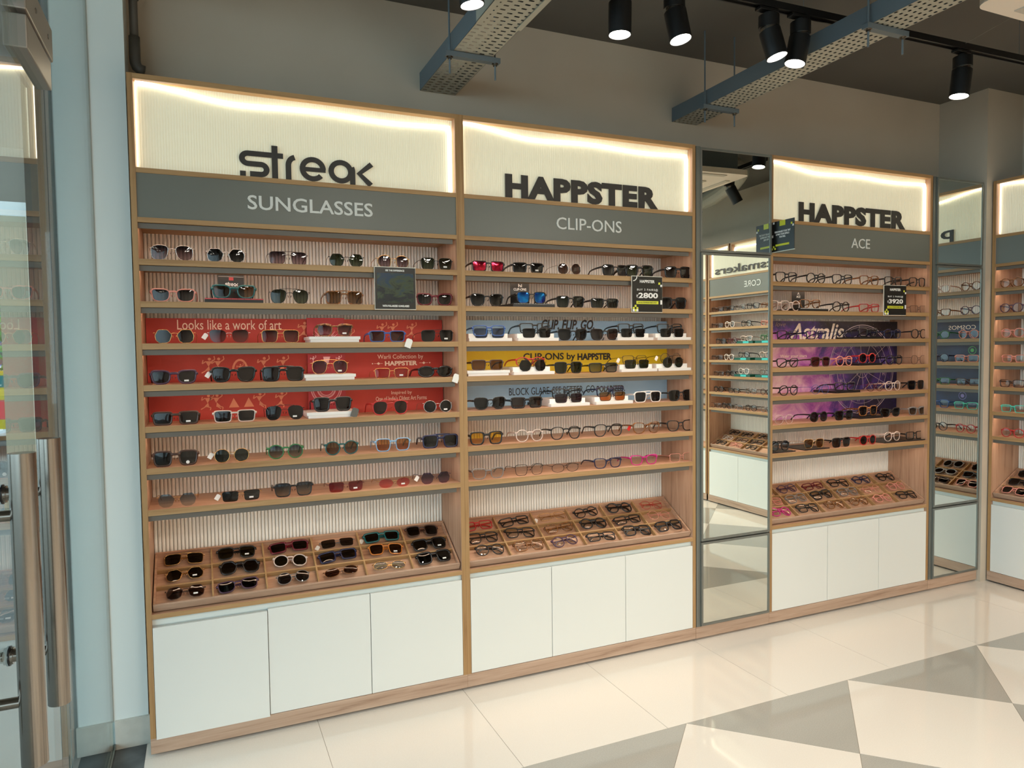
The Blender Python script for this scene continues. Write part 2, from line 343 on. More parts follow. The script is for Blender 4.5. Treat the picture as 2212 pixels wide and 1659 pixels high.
def fold_mb(shape, th, sx):
    X, z = hinge(shape, th); X *= sx; y = .0095 if sx > 0 else .0145; h = .0024 if th in 'wr' else (.0075 if th == 'k' else .0048)
    return MB().sweep([(X,.007,z),(X*.9,y,z-.001),(-X*.45,y,z-.005),(-X*.66,y,z-.010),(-X*.86,y,z*.35)], .0018 if th in 'wr' else .0034, h, (0,1,0))
STICK = MB().box(-.0075,.0075,-.0006,0,-.003,.003).mesh('size_sticker'); OVS = MB().tube([(0,-.0006,0),(0,0,0)], .006, 14).mesh('size_sticker')
TAGM = MB().prism([(-.010,-.014),(.010,-.014),(.010,.010),(.006,.014),(-.006,.014),(-.010,.010)], -.0004, .0004).mesh('price_tag')
SHAPEN = {'rnd':'round','ovl':'oval','rec':'rectangular','sqr':'square','avi':'aviator','nav':'flat-top','hex':'hexagonal','geo':'geometric','cat':'cat-eye','but':'butterfly','clb':'browline'}
def specs(code, M, where, group, folded=False, label_extra=''):
    """one pair of spectacles; M = placement matrix"""
    shape, fc, lc, op = code; th = op[0]; sun = lc != 'c'
    m, fn = FR[fc]; lm, ln = LENS[lc]
    lab = ('%s %s %ssunglasses' % (fn, SHAPEN[shape], 'rimless ' if th=='r' else '')) if sun else '%s %s eyeglasses' % (fn, SHAPEN[shape])
    if sun: lab += ' with %s lenses' % ln
    lab += ', '+where
    root = empty('sunglasses' if sun else 'eyeglasses', lab, 'sunglasses' if sun else 'eyeglasses', group=group); root.matrix_world = M
    dbl = 'D' in op
    add('frame_front', cached(('f',shape,th,dbl), lambda: frame_mb(shape,th,dbl), 'frame_front'), m, root)
    for sx in (-1,1): le = add('lens', cached(('l',shape,th,sx), lambda: lens_mb(shape,th,sx), 'lens'), lm, root)
    tm = m
    if folded:
        for sx in (1,-1): te = add('temple', cached(('fo',shape,th,sx), lambda: fold_mb(shape,th,sx), 'temple', False), tm, root)
    else:
        for sx in (1,-1): te = add('temple', cached(('t',shape,th,sx), lambda: temple_mb(shape,th,sx), 'temple', False), tm, root)
    P, a, b = outline(shape); cx = BR/2+TH[th]+a; X, zh = hinge(shape, th)
    if 's' in op: add('size_sticker', OVS if 'o' in op else STICK, WHITEC, le, (cx-.002, -.0022, .0125))
    if 'g' in op or 'G' in op or 'R' in op:
        t = add('price_tag', TAGM, mat('red_tag',(200,30,24),.5) if 'R' in op else WHITEC, te, (-X-.008, .02, zh-.012) if 'G' not in op else (X-.004, -.004, .004 if fc != 'bk' else .002), (0,.6 if 'G' not in op else .35,.1))
        if 'R' in op: t['label'] = 'red price tag'
        if 'G' in op and shape == 'sqr': t.material_slots[0].material = mat('grey_tag',(96,92,86),.5); t['label'] = 'grey price tag'
        if 'G' in op: t.location = (X+.004,-.027,-.006)
        t.scale = (1.35,1,1.3) if 'G' in op else (.8,.8,.8)
    return root
ORD = ['first','second','third','fourth','fifth','sixth','seventh']
SHN = ['top shelf','second shelf','third shelf','fourth shelf','fifth shelf','sixth shelf','bottom shelf']
SH = [1.768,1.621,1.474,1.328,1.182,1.034,.887]
CLIPL = {'b':'bl','k':'bk','n':'bk','g':'gn','p':'pl','a':'am'}
def place_row(U, W, row, r, bay):
    for i, e in enumerate([q for q in row.split('|')]):
        x, shape, fc, lc, op = e.split(); x = float(x); z = SH[r]+.0003; code = (shape,fc,lc,op)
        where = '%s on %s of %s' % (ORD[i], SHN[r], bay)
        y = .022
        if 'b' in op or 'Q' in op: y, dz = .030, .023
        elif 'B' in op: y, dz = .050, .034
        elif 'P' in op: y, dz = .035, .016
        elif 'T' in op: y, dz = .035, .0125 if r < 6 else .006
        elif 'V' in op: y, dz = .032, .022
        else: dz = 0
        rz = random.uniform(-.06,.06); M = W @ Matrix.Translation((x,y,z+dz)) @ Matrix.Rotation(rz,4,'Z') @ Matrix.Rotation(random.uniform(-.02,.02) if dz == 0 and False else 0,4,'Y')
        s = specs(code, M, where, 'spectacles on the %s of %s' % (SHN[r], bay))
        if 'B' in op:
            k = op[op.index('c')+1]; clip = CLIPL[k]; shp = shape if shape != 'ovl' else 'hex'
            cr = empty('clip_on', '%s clip-on lenses hung below eyeglasses, %s' % (LENS[clip][1], where), 'clip-on', group='clip-on lenses in %s' % bay)
            cr.matrix_world = W @ Matrix.Translation((x+.003,.034,z+.0145)) @ Matrix.Rotation(rz,4,'Z')
            add('clip_frame', cached(('f',shp,'w',False), lambda: frame_mb(shp,'w',False), 'frame_front'), FR['bk'][0], cr)
            for sx in (-1,1): add('clip_lens', cached(('l',shp,'w',sx), lambda: lens_mb(shp,'w',sx), 'lens'), LENS[clip][0], cr)
        if 'b' in op or 'Q' in op or 'B' in op:
            br = empty('display_riser', ('white stepped' if 'B' in op else 'white block')+' display riser under the spectacles, '+where, 'riser', group='white risers in %s' % bay)
            br.matrix_world = W @ Matrix.Translation((x,.012,z))
            if 'B' in op: add('lower_step', MB().box(-.098,.098,0,.03,0,.0135), WHITEC, br, bevel=.0006); add('upper_step', MB().box(-.09,.09,.0302,.17,0,.0330), WHITEC, br, bevel=.0006)
            else: add('riser_top', MB().box(-.10,.095,0,.16,.011,.0225), WHITEC, br, bevel=.0006); add('riser_base', MB().box(-.095,.09,.002,.158,0,.0108), WHITEC, br, bevel=.0006)
        if 'P' in op:
            u = empty('logo_stand', 'black logo display stand with upright card, '+where, 'stand', group='logo stands'); u.matrix_world = W @ Matrix.Translation((x,.012,z))
            add('stand_base', MB().box(-.10,.10,0,.165,0,.0115), BLACKC, u, bevel=.0006)
            nm = {'left bay':'streak','second bay':'CLIP-ONS','third bay':'ACE'}[bay]
            cxo = {'left bay':-.006,'second bay':-.026,'third bay':-.02}[bay]
            add('stand_top', MB().box(-.10,.10,.0,.165,.0116,.0155), mat('red_trim',(196,70,72),.5) if nm == 'streak' else BLACKC, u)
            if nm == 'streak':
                g = MB()
                for q in range(1,9): g.box(-.10+q*.0222,-.0992+q*.0222,-.0004,0,.0116,.0155)
                add('trim_joint', g, BLACKC, u)
            else:
                g = MB()
                for q in range(0,26): 
                    X = -.094+q*.0075
                    if nm == 'ACE': g.box(X,X+.0045,-.0005,0,.0121,.0150)
                    else: g.prism([(X+.004,.0119),(X+.0055,.0119),(X+.0025,.0136),(X+.0055,.0153),(X+.004,.0153),(X+.001,.0136)],-.0005,0)
                add('chevron_print', g, WHITEC, u)
            add('logo_card', MB().box(cxo-.045,cxo+.045,.09,.092,.0155,.110), BLACKC, u)
            if nm == 'CLIP-ONS':
                text('card_logo','hi',cxo-.008,cxo+.010,.093,.107,.0895,WHITEC,u,bold=.02); text('card_lettering',nm,cxo-.031,cxo+.031,.078,.089,.0895,WHITEC,u,bold=.02)
            elif nm == 'ACE': text('card_logo','A',cxo-.008,cxo+.008,.092,.106,.0895,WHITEC,u,bold=.03); text('card_lettering',nm,cxo-.014,cxo+.014,.076,.088,.0895,WHITEC,u,bold=.02)
            else:
                add('card_logo', MB().box(cxo-.008,cxo+.008,.0888,.0898,.089,.101), mat('red_trim'), u); add('card_line', MB().box(cxo-.045,cxo+.045,.0892,.0898,.1025,.1035), WHITEC, u)
                streak(u, cxo-.021, cxo+.024, .068, .085, .0885, .001, WHITEC, 'card_lettering')
        if 'T' in op:
            u = empty('display_tray', 'flat black display tray under the spectacles, '+where, 'tray', group='black trays in %s' % bay); u.matrix_world = W @ Matrix.Translation((x,.014,z))
            h = .0122 if r < 6 else .0057
            add('tray_base', MB().box(-.088,.088,0,.16,0,h-.002), BLACKC, u, bevel=.0005); add('tray_rim', MB().box(-.088,.088,0,.003,h-.002,h).box(-.088,.088,.157,.16,h-.002,h), mat('black_gloss',(30,28,32),.15), u)
        if 'V' in op:
            u = empty('teal_riser', 'teal and green display block under the spectacles, '+where, 'riser', group='teal risers'); u.matrix_world = W @ Matrix.Translation((x,.014,z))
            add('riser_block', MB().box(-.10,.10,0,.15,0,.0215), mat('deep_green',(10,84,72),.3), u); add('riser_band', MB().box(-.05,.02,-.0006,.0,.002,.0195), mat('bright_teal',(64,190,186),.3), u)
TA = math.radians(30)
def tray_unit(U, W, wd, rows, bay):
    """slanted compartment tray standing on the counter"""
    t = empty('compartment_tray', 'slanted wooden eyewear tray with three rows of six compartments, %s' % bay, 'tray', group='slanted trays on the counters')
    T0 = Matrix.Translation((.022,.022,.5165)) @ Matrix.Rotation(TA,4,'X'); t.matrix_world = W @ T0
    w = wd-.044; D = .262; h = .030; c = .008
    add('tray_floor', MB().box(.004,w-.004,.004,D-.004,.004,.010), WALX, t)
    add('front_rail', MB().box(0,w,0,c,.0,h), PLI, t, bevel=.0008); add('rear_rail', MB().box(0,w,D-c,D,.0,h+.004), WALX, t, bevel=.0008)
    for x in (0,w-c): add('side_rail', MB().box(x,x+c,c,D-c,0,h), WALX, t, bevel=.0008)
    pr = (D-2*c)/3; pc = (w-2*c)/6
    for k in (1,2): add('row_divider', MB().box(c,w-c,c+pr*k-.003,c+pr*k+.003,.010,h-.001), OAKX, t)
    for k in range(1,6): add('column_divider', MB().box(c+pc*k-.003,c+pc*k+.003,c,D-c,.010,h-.0005), OAKX, t)
    add('tray_support', MB().box(.05,w-.05,.03,D-.02,-.003,.002), BLACKM, t)
    for k in (0,1): add('support_foot', MB().v and None or MB().box(.06+k*(w-.14),.08+k*(w-.14),D-.05,D-.03,-.13,.0), BLACKM, t)
    for r, row in enumerate(rows):
        for i, e in enumerate(row.split('|')):
            if not e: continue
            shape, fc, lc, op = e.split(); rr = 2-r
            x = c+pc*(i+.5)+random.uniform(-.008,.008); y = c+pr*rr+.012+random.uniform(0,.008)
            M = W @ T0 @ Matrix.Translation((x,y,.0285)) @ Matrix.Rotation(-PI/2+.22,4,'X') @ Matrix.Rotation(random.uniform(-.09,.09),4,'Y')
            specs((shape,fc,lc,op), M, '%s in %s row of %s tray' % (ORD[i], ['back','middle','front'][r], bay), 'folded spectacles in the %s tray' % bay, folded=True)
def streak(parent, x0, x1, z0, z1, y, d, m, name):
    """the stroke-built logo lettering; design space 0..890 x 0..265"""
    sx = (x1-x0)/890.; sz = (z1-z0)/265.; b = MB()
    def P(x, z): return (x0+x*sx, z0+z*sz)
    off = [0]
    def stroke(pts, w=36, closed=False):
        off[0] += d*.03; n = len(pts); Lf, Rt = [], []
        for i, p in enumerate(pts):
            a = pts[(i-1)%n] if (closed or i) else p; q = pts[(i+1)%n] if (closed or i < n-1) else p
            dx, dz = q[0]-a[0], q[1]-a[1]; l = math.hypot(dx,dz) or 1; nx, nz = -dz/l*w/2, dx/l*w/2
            Lf.append(P(p[0]+nx,p[1]+nz)); Rt.append(P(p[0]-nx,p[1]-nz))
        for i in range(n if closed else n-1):
            j = (i+1)%n; b.prism([Rt[i],Rt[j],Lf[j],Lf[i]], y-d/2-off[0], y+d/2)
    def arc(cx, cz, rx, rz, a0, a1, n=14): return [(cx+rx*math.cos(math.radians(a0+(a1-a0)*i/n)), cz+rz*math.sin(math.radians(a0+(a1-a0)*i/n))) for i in range(n+1)]
    b.prism([P(8,0),P(44,0),P(44,34),P(8,34)], y-d/2, y+d/2)
    stroke([(70,18)]+arc(140,53,35,35,-90,90)+[(120,88)]+arc(60,124,38,36,-90,-270)+[(282,160)])
    stroke([(228,0),(228,228)], 38)
    stroke([(315,0),(315,90)]+arc(365,100,50,60,180,100,8))
    stroke(arc(475,87,69,69,-40,-360+0,30)); stroke([(420,84),(560,84)], 30)
    stroke(arc(665,87,67,67,0,360,30)); stroke([(745,0),(745,100)]+arc(715,95,30,45,10,40,3), 36)
    stroke([(878,160),(792,84),(872,4)], 38)
    return add(name, b, m, parent)
# ---------------------------------------------------------------- display cabinets
def unit(W, wd, bay, label, sign, sub, rows, trayrows, posters, doorlow=False, full=True):
    U = empty('display_cabinet', label, 'cabinet', group='lit eyewear display cabinets'); U.matrix_world = W
    t = .018; D = .265
    for x in (0, wd-t): 
        add('side_panel', MB().box(x,x+t,.001,D,.012,2.4), WALZ, U); add('edge_band', MB().box(x,x+t-.0006,-.0005,.001,.066,2.4), OAKZ, U)
    add('top_board', MB().box(t,wd-t,.0,D,2.382,2.4), OAKX, U)
    add('sign_board', MB().box(t,wd-t,0,D,2.064,2.081), OAKX, U)
    hp = add('header_panel', MB().box(t,wd-t,.004,.02,1.911,2.064), GREYH, U)
    add('header_board', MB().box(t,wd-t,0,D,1.894,1.911), OAKX, U)
    add('cabinet_back', MB().box(t,wd-t,D-.004,D,.5,2.38), WALX, U)
    # fluted backing
    p = .0135; n = int((wd-2*t)/p); p = (wd-2*t)/n; b = MB(); i = 0
    for k in range(n):
        for j in range(6):
            a = PI*j/5; yy = D-.0045 if j in (0,5) else D-.0095-.0045*math.sin(a); b.v += [(t+p*(k+.5)-p*.47*math.cos(a), yy, .5),(t+p*(k+.5)-p*.47*math.cos(a), yy, 1.894)]
    for k in range(6*n-1): b.f.append((2*k,2*k+2,2*k+3,2*k+1))
    add('fluted_panel', b, FLUTE, U)
    # light box
    p = .009; n = int((wd-2*t)/p); p = (wd-2*t)/n; b = MB()
    for k in range(n):
        for j in range(4):
            a = PI*j/3; b.v += [(t+p*(k+.5)-p*.49*math.cos(a), .034-.0012*math.sin(a), 2.081),(t+p*(k+.5)-p*.49*math.cos(a), .034-.0012*math.sin(a), 2.382)]
    for k in range(4*n-1): b.f.append((2*k,2*k+2,2*k+3,2*k+1))
    lb = add('lightbox_panel', b, BOXP, U)
    pts = []
    for k in range(41):
        x = .024+(wd-.058)*k/40; s = min(1,k/12); pts.append((x, .026, 2.374-.026*s*s*(3-2*s)+.0045*math.sin(x*11+1)))
    pts += [(wd-.030,.026,2.335),(wd-.030,.026,2.09)]
    add('led_tube', MB().tube(pts, .0058, 8), TUBE, lb); add('led_tube', MB().tube([(.024,.027,2.372),(.0235,.027,2.09)], .0022, 6), TUBE, lb)
    # shelves, rails and strips
    for z in SH:
        add('shelf', MB().box(t,wd-t,0,D-.012,z-.021,z), OAKX, U)
        add('shelf_liner', MB().box(t+.0005,wd-t-.0005,.0015,D-.013,z,z+.0002), WALX, U)
    for z in [1.894]+[s-.021 for s in SH]:
        lr = add('light_rail', MB().box(t,wd-t-.014,.010,.013,z-.020,z-.002).box(t,wd-t-.014,.013,.030,z-.003,z-.0005), RAIL, U)
        add('led_strip', MB().box(t+.004,wd-t-.045,.0155,.0225,z-.0055,z-.0032), LED, lr)
    # counter and base
    add('counter', MB().box(t,wd-t,0,D,.496,.513), OAKX, U); add('counter_liner', MB().box(t,wd-t,.001,D,.513,.5134), WALX, U)
    add('fascia', MB().box(t,wd-t,.016,.03,.47,.496), FASC, U)
    dw = (wd-2*t)/3
    for k in range(3):
        dz = -.007 if (doorlow and k == 0) else 0; yy = -.003 if dz else 0
        add('cabinet_door', MB().box(t+dw*k+.0012,t+dw*(k+1)-.0012,yy,yy+.016,.068+dz,.473+dz), DOORM, U, bevel=.0006)
    add('plinth', MB().box(-.0,wd-.001,.0,.02,.010,.066), PLI, U, bevel=.0005); add('base_box', MB().box(t,wd-t,.022,D,.066,.47), FASC, U)
    for x in (.06,wd/2,wd-.06): add('adjustable_foot', MB().tube([(x,.04,0),(x,.04,.05)], .016, 12), BLACKM, U)
    # signs
    if sign == 'streak': streak(lb, .352, .848, 2.087, 2.087+.138, .024, .004, DARK, 'sign_lettering')
    elif sign: text('sign_lettering', sign[0], *sign[1:5], .024, DARK, lb, .004, bold=sign[5], sp=sign[6])
    if sub: text('header_lettering', sub[0], sub[1], sub[2], 1.962, 2.014, .0022, SILV, hp, .003, bold=sub[3])
    for r, row in enumerate(rows): place_row(U, W, row, r, bay)
    if full: tray_unit(U, W, wd, trayrows, bay)
    return U
U1=['0.122 avi sv grd w|0.300 hex sv bk wx|0.518 nav br grd wDx|0.736 hex bk gn wx|0.922 geo gd grd wx|1.102 sqr bk gn ws',
 '0.121 cat pk dk m|0.324 cat tl bn kP|0.519 avi bk gn wD|0.724 nav tt bn m|1.091 cat mr dk k',
 '0.121 hex gd dg w|0.302 but sv grd rg|0.483 nav gd grd wDx|0.686 clb tt grd mbs|0.891 rec bl br mG|1.100 nav bk bk wDs',
 '0.115 cat pu bk ks|0.314 but bk bk kg|0.488 nav bk bk kD|0.665 avi gd pr wbDs|0.907 rec gd rs ws|1.090 ovl bk bk kG',
 '0.116 rec br bk ks|0.313 rec cl bk m|0.490 avi bk bk wDs|0.671 sqr bk bk kbG|0.898 avi rd dk mD|1.097 rnd sv bk ws',
 '0.111 sqr br bk kso|0.299 rnd gd dg wg|0.490 rnd gn lg m|0.701 rnd tl bn m|0.905 sqr lb am mx|1.106 nav nv bk kD',
 '0.111 hex gd lb rx|0.327 rec gd bk rsg|0.515 sqr bk lg m|0.714 rec mr rd rs|0.909 ovl gd pk rs|1.082 hex pu pr rg']
U2=['0.131 rec bk rm m|0.317 rec bk bk ms|0.519 rnd sv br w|0.757 sqr bk dk m|0.888 sqr bk gn k|1.106 sqr bk dk k',
 '0.122 but bk bk m|0.337 sqr bk bm mP|0.523 sqr bk dg m|0.700 rec bk dg m|1.079 sqr bk bk k',
 '0.133 rec bl c mBcb|0.358 rec bk c mBck|0.533 but bk bk m|0.698 but bk br m|0.858 rec bk c mBcn|1.078 rec bk c mBck',
 '0.124 rec br bn mQ|0.336 ovl rd c mBck|0.510 sqr bk dg m|0.690 rec bk lg m|0.878 rec bk c wBcg|1.083 rnd bk c wBcg',
 '0.130 but bk bk m|0.303 rec bk br k|0.513 rec bk c mBcp|0.743 rec nv c mBca|0.932 nav wh bk mD|1.121 sqr bk bk m',
 '0.111 sqr bk ye k|0.314 rnd cl c m|0.493 avi bk c m|0.715 avi bk c m|0.923 but tt c mR|1.118 but bk c m',
 '0.117 cat gr c m|0.310 sqr bk c w|0.489 ovl bk c w|0.711 cat nv c m|0.909 cat mg c m|1.123 rec pk c w']
U3=['0.131 sqr bk c m|0.336 rnd bk c m|0.527 sqr bk c m|0.730 sqr tt c m|0.918 sqr bk c m|1.114 sqr bk c m',
 '0.082 sqr cl c m|0.160 rnd cl c m|0.312 cat tt c mP|0.519 rnd bk c m|0.732 rec rd c m|1.125 rec br c w',
 '0.142 rec bk c m|0.342 rec nv c m|0.544 rnd bk c w|0.741 cat bk c mT|0.916 rnd nv c m|1.132 rnd bk c m',
 '0.143 cat bk c m|0.373 sqr br bn m|0.546 rnd pk c m|0.736 rnd rd dk mT|0.933 rnd bk c m|1.131 hex br c w',
 '0.151 rnd bk c m|0.372 rnd bl c w|0.568 rec bk c mT|0.781 rnd mr c w|0.924 rnd cl c m|1.114 sqr bk bk m',
 '0.120 rnd cl c w|0.363 rnd bk dk m|0.549 sqr bk dk m|0.747 sqr tt dk kT|0.908 cat bk bk k|1.125 clb gr lg m',
 '0.102 rnd bk lb mT|0.344 sqr gd bn wT|0.530 sqr bk dk m|0.731 rnd rd dk m|0.940 rnd cl c mT|1.124 rec bk c mT']
T1=['nav gd bk w|sqr bk gn ms|rec mr bk k|rec gr dk rg|rec tl bk kg|sqr br bk m',
 'hex gd bk ws|hex bk bk k|rnd cl dg m|rec nv dk k|sqr am br ms|sqr bk bk ks',
 'hex br br ws|cat pu bk m|rnd gr dk w|ovl tt br wx|ovl gd lb w|sqr bk bk ks']
T2=['rec rd c m|rec bk c m|rec gd c wg|rnd bk c m|rnd bk c k|rnd rd c w',
 'sqr bk c m|sqr bk c m|cat tt c m|rnd bk c k|rec bk c m|rnd pk c w',
 'rnd bk c m|sqr tt c m|rnd pu c m|rec bk c m|sqr bk c k|sqr bk c k']
T3=['rec br c m|rnd pu c m|rec mr c m|sqr bk c m|rnd nv c m|rnd bk c m',
 'rec pk c m|sqr gr c m|sqr bk c k|sqr gr c m|hex pk c w|rnd pk c m',
 'rnd mg c m|sqr bk c m|rnd tt c m|rnd tt c m|rnd pk c m|sqr bk c m']
R1=['0.10 rnd tt c m|0.30 rnd cl c m',
 '0.10 rnd pu c m|0.30 rec tt c m',
 '0.11 rnd pk c m|0.30 rnd gn c m',
 '0.12 rec pk c m|0.30 rnd nv c m',
 '0.11 rec br c m|0.30 rec gn c m',
 '0.12 rec mt c m|0.30 sqr bl c m',
 '0.12 rnd rd c m|0.30 rnd bk c m']
R2=['0.47 rec tt c m|0.64 sqr bk c m|0.80 rnd gr c m|0.95 rec bk c m|1.10 rec br c m',
 '0.47 rec pk c m|0.72 rnd bk c m|0.93 rnd wh c m|1.10 rec br c m',
 '0.50 rnd gn c mV|0.73 rec cl c mV|0.90 rnd mr c m|1.05 rnd bk c m',
 '0.50 rnd cl c mV|0.76 rnd bk c mV|0.94 rnd wh c m|1.10 rec br c m',
 '0.50 rnd gr c mV|0.76 rnd wh c mV|0.92 rnd bk c m|1.08 rec br c m',
 '0.48 rnd br c m|0.66 rnd gr c m|0.88 rec bk c m|1.08 rnd bk c m',
 '0.48 rnd gr c m|0.66 rnd bk c m|0.84 rec gr c m|0.97 rnd bk c m|1.12 rec br c m']
TR1=['rnd bk bk m|rnd gr bk m', 'rec bk bk k|ovl gr bk k', 'sqr pk bk m|rec br bk m']
TR2=['|||rnd bk c m|rnd bk c m|rnd bk c m', '|||rec bk c m|rec br c m|rnd cl c m', '|||rnd bk c m|rec pk c m|rnd bk c m']

I4 = Matrix.Identity(4)
def WR(y): return Matrix.Translation((4.54,y,0)) @ Matrix.Rotation(-PI/2,4,'Z')
u1 = unit(I4, 1.2, 'left bay', 'tall oak display cabinet of sunglasses headed SUNGLASSES, leftmost bay', 'streak', ('SUNGLASSES',.378,.838,.012), U1, T1, None, doorlow=True)
u2 = unit(Matrix.Translation((1.2,0,0)), 1.19, 'second bay', 'tall oak display cabinet headed CLIP-ONS, second bay from left', ('HAPPSTER',.213,.991,2.086,2.187,.055,1.1), ('CLIP-ONS',.445,.777,.004), U2, T2, None)
u3 = unit(Matrix.Translation((2.855,0,0)), 1.2, 'third bay', 'tall oak display cabinet headed ACE between the two mirror columns', ('HAPPSTER',.213,1.005,2.086,2.187,.055,1.1), ('ACE',.565,.704,.003), U3, T3, None)
r1 = unit(WR(-.03), 1.2, 'corner bay', 'oak display cabinet on the right wall next to the corner', ('p',.215,.30,2.062+.02,2.16,.02,1), None, R1, TR1, None)
r2 = unit(WR(-1.38), 1.2, 'mirrored bay', 'oak display cabinet headed CORE seen only in the first mirror', ('specsmakers',.13,1.13,2.084,2.178,.012,1), ('CORE',.52,.72,.006), R2, TR2, None)
r3 = unit(WR(-2.60), 1.2, 'far bay', 'empty oak display cabinet beyond the one headed CORE on the right wall', None, None, [], [], None, full=False)
# ---------------------------------------------------------------- printed panels at the back of the shelves
RED = noisy('red_print',(168,40,30),(190,58,40),.55,s=4); RED2 = mat('crimson_print',(170,40,50),.5); SALM = mat('salmon_print',(226,138,100),.5); CREAM = mat('cream_print',(246,214,188),.5)
BLUEP = noisy('sky_print',(132,172,206),(164,198,222),.5,s=3); YELP = mat('yellow_panel',(226,194,20),.5); INK = mat('ink_print',(26,18,20),.5)
def galaxy():
    m = mat('galaxy_print',(30,24,60),.4); n = noise(m,(1,1,1),5.5,6,.65,.8); b = m.node_tree.nodes['Principled BSDF']
    tc = N(m,'ShaderNodeTexCoord'); sp = N(m,'ShaderNodeSeparateXYZ'); L(m,tc.outputs['Object'],sp.inputs[0])
    # left part purple-pink, right part black, top black
    f = N(m,'ShaderNodeMath',operation='MULTIPLY_ADD'); f.inputs[1].default_value = -.55; f.inputs[2].default_value = .36; L(m,sp.outputs[0],f.inputs[0])
    g = N(m,'ShaderNodeMapRange'); g.inputs[1].default_value = 1.44; g.inputs[2].default_value = 1.56; g.inputs[3].default_value = .10; g.inputs[4].default_value = -.26; L(m,sp.outputs[2],g.inputs[0])
    a = N(m,'ShaderNodeMath'); L(m,n,a.inputs[0]); L(m,f.outputs[0],a.inputs[1]); c = N(m,'ShaderNodeMath'); L(m,a.outputs[0],c.inputs[0]); L(m,g.outputs[0],c.inputs[1])
    col = ramp(m,c.outputs[0],[(.12,(14,12,22)),(.38,(26,24,66)),(.52,(70,50,130)),(.66,(170,90,176)),(.80,(214,160,196)),(.95,(236,210,214))])
    L(m,col,b.inputs['Base Color']); return m
GAL = galaxy(); NAVYP = noisy('navy_space_print',(16,20,44),(30,50,92),.45,s=5)
def figure(b, x, z, s, pose, y=0):
    """little folk-art dancer: two triangles, stick limbs and a round head"""
    def q(pts): b.prism([(x+a*s, z+c*s) for a, c in pts], y-.0004, y)
    def st(a, c, w=.07):
        dx, dz = c[0]-a[0], c[1]-a[1]; l = math.hypot(dx,dz); nx, nz = -dz/l*w/2, dx/l*w/2
        q([(a[0]-nx,a[1]-nz),(c[0]-nx,c[1]-nz),(c[0]+nx,c[1]+nz),(a[0]+nx,a[1]+nz)])
    l = pose*.12
    q([(-.02+l,.42),(.22+l,.78),(-.20+l,.78)]); q([(-.14,.14),(.20,.14),(.02+l,.46)])
    q([(l+.10*math.cos(k*PI/5)+.05, .92+.10*math.sin(k*PI/5)) for k in range(10)])
    st((-.05,.16),(-.25*pose-.08,.0)); st((.1,.16),(.30,.10)); st((.30,.10),(.26,-.08))
    st((-.18+l,.76),(-.40+l,.62)); st((-.40+l,.62),(-.34+l,.86)); st((.2+l,.76),(.38+l,.9)); st((.38+l,.9),(.34+l,1.12))
def panel(nm, label, W, x0, x1, z0, z1, m, group, y=.20):
    e = empty(nm, label, 'poster', group=group); e.matrix_world = W
    add('printed_board', MB().box(x0,x1,y,y+.003,z0,z1), m, e); return e
SZ = [(1.4743,1.572),(1.3283,1.451),(1.1823,1.305)]
g = 'red folk art panels behind the shelves of left bay'
P3 = panel('poster_panel','red folk art panel reading Looks like a work of art, third shelf of left bay',I4,.020,1.178,*SZ[0],RED,g)
P4 = panel('poster_panel','red folk art panel with dancers and collection title, fourth shelf of left bay',I4,.020,1.178,*SZ[1],RED,g)
P5 = panel('poster_panel','red folk art panel about old art forms, fifth shelf of left bay',I4,.020,1.178,*SZ[2],RED,g)
text('panel_lettering','Looks like a work of art',.126,.504,1.529,1.567,.1990,CREAM,P3)
text('panel_lettering','Warli Collection by',.89,1.09,1.400,1.424,.1990,CREAM,P4); text('panel_lettering','HAPPSTER',.921,1.063,1.376,1.396,.1990,CREAM,P4,bold=.04)
f = MB()
for a, c in ((.875,.912),(1.072,1.112)):
    f.box(a,c,.1988,.1992,1.3855,1.3867); m_ = (a+c)/2; f.prism([(m_-.007,1.386),(m_,1.380),(m_+.007,1.386),(m_,1.392)],.1987,.1991)
for x in (.868,1.119): f.prism([(x+.003*math.cos(k*PI/3),1.386+.003*math.sin(k*PI/3)) for k in range(6)],.1987,.1991)
add('title_ornament', f, CREAM, P4)
text('panel_lettering','Inspired by',.946,1.036,1.249,1.268,.1990,CREAM,P5); text('panel_lettering',"One of India's Oldest Art Forms",.879,1.102,1.227,1.246,.1990,CREAM,P5)
def dancer(P_, x, z, s_, p):
    b = MB(); figure(b,x,z,s_,p,.1994); add('dancer_figure', b, SALM, P_)
for a_ in ((.585,1.50,.06,1),(.785,1.485,.04,-1),(.905,1.50,.055,1),(.965,1.50,.055,-1),(1.035,1.50,.055,1)): dancer(P3,*a_)
for x, p in ((.225,1),(.272,-1),(.44,-1),(.50,1)): dancer(P4,x,1.362,.058,p)
for x, p in ((.218,1),(.262,-1),(.42,-1),(.49,1)): dancer(P5,x,1.222,.056,p)
dancer(P4,.345,1.362,.032,0); b = MB()
for k in range(9): b.prism([(.345+.030*math.cos(PI*k/9),1.37+.045*math.sin(PI*k/9)),(.345+.030*math.cos(PI*(k+1)/9),1.37+.045*math.sin(PI*(k+1)/9)),(.345+.022*math.cos(PI*(k+1)/9),1.37+.037*math.sin(PI*(k+1)/9)),(.345+.022*math.cos(PI*k/9),1.37+.037*math.sin(PI*k/9))],.199,.1994)
add('arch_print', b, SALM, P4)
for x in (.32,.375): add('crouching_figure', MB().prism([(x-.02,1.225),(x+.018,1.225),(x-.002,1.262)],.199,.1994), SALM, P5)
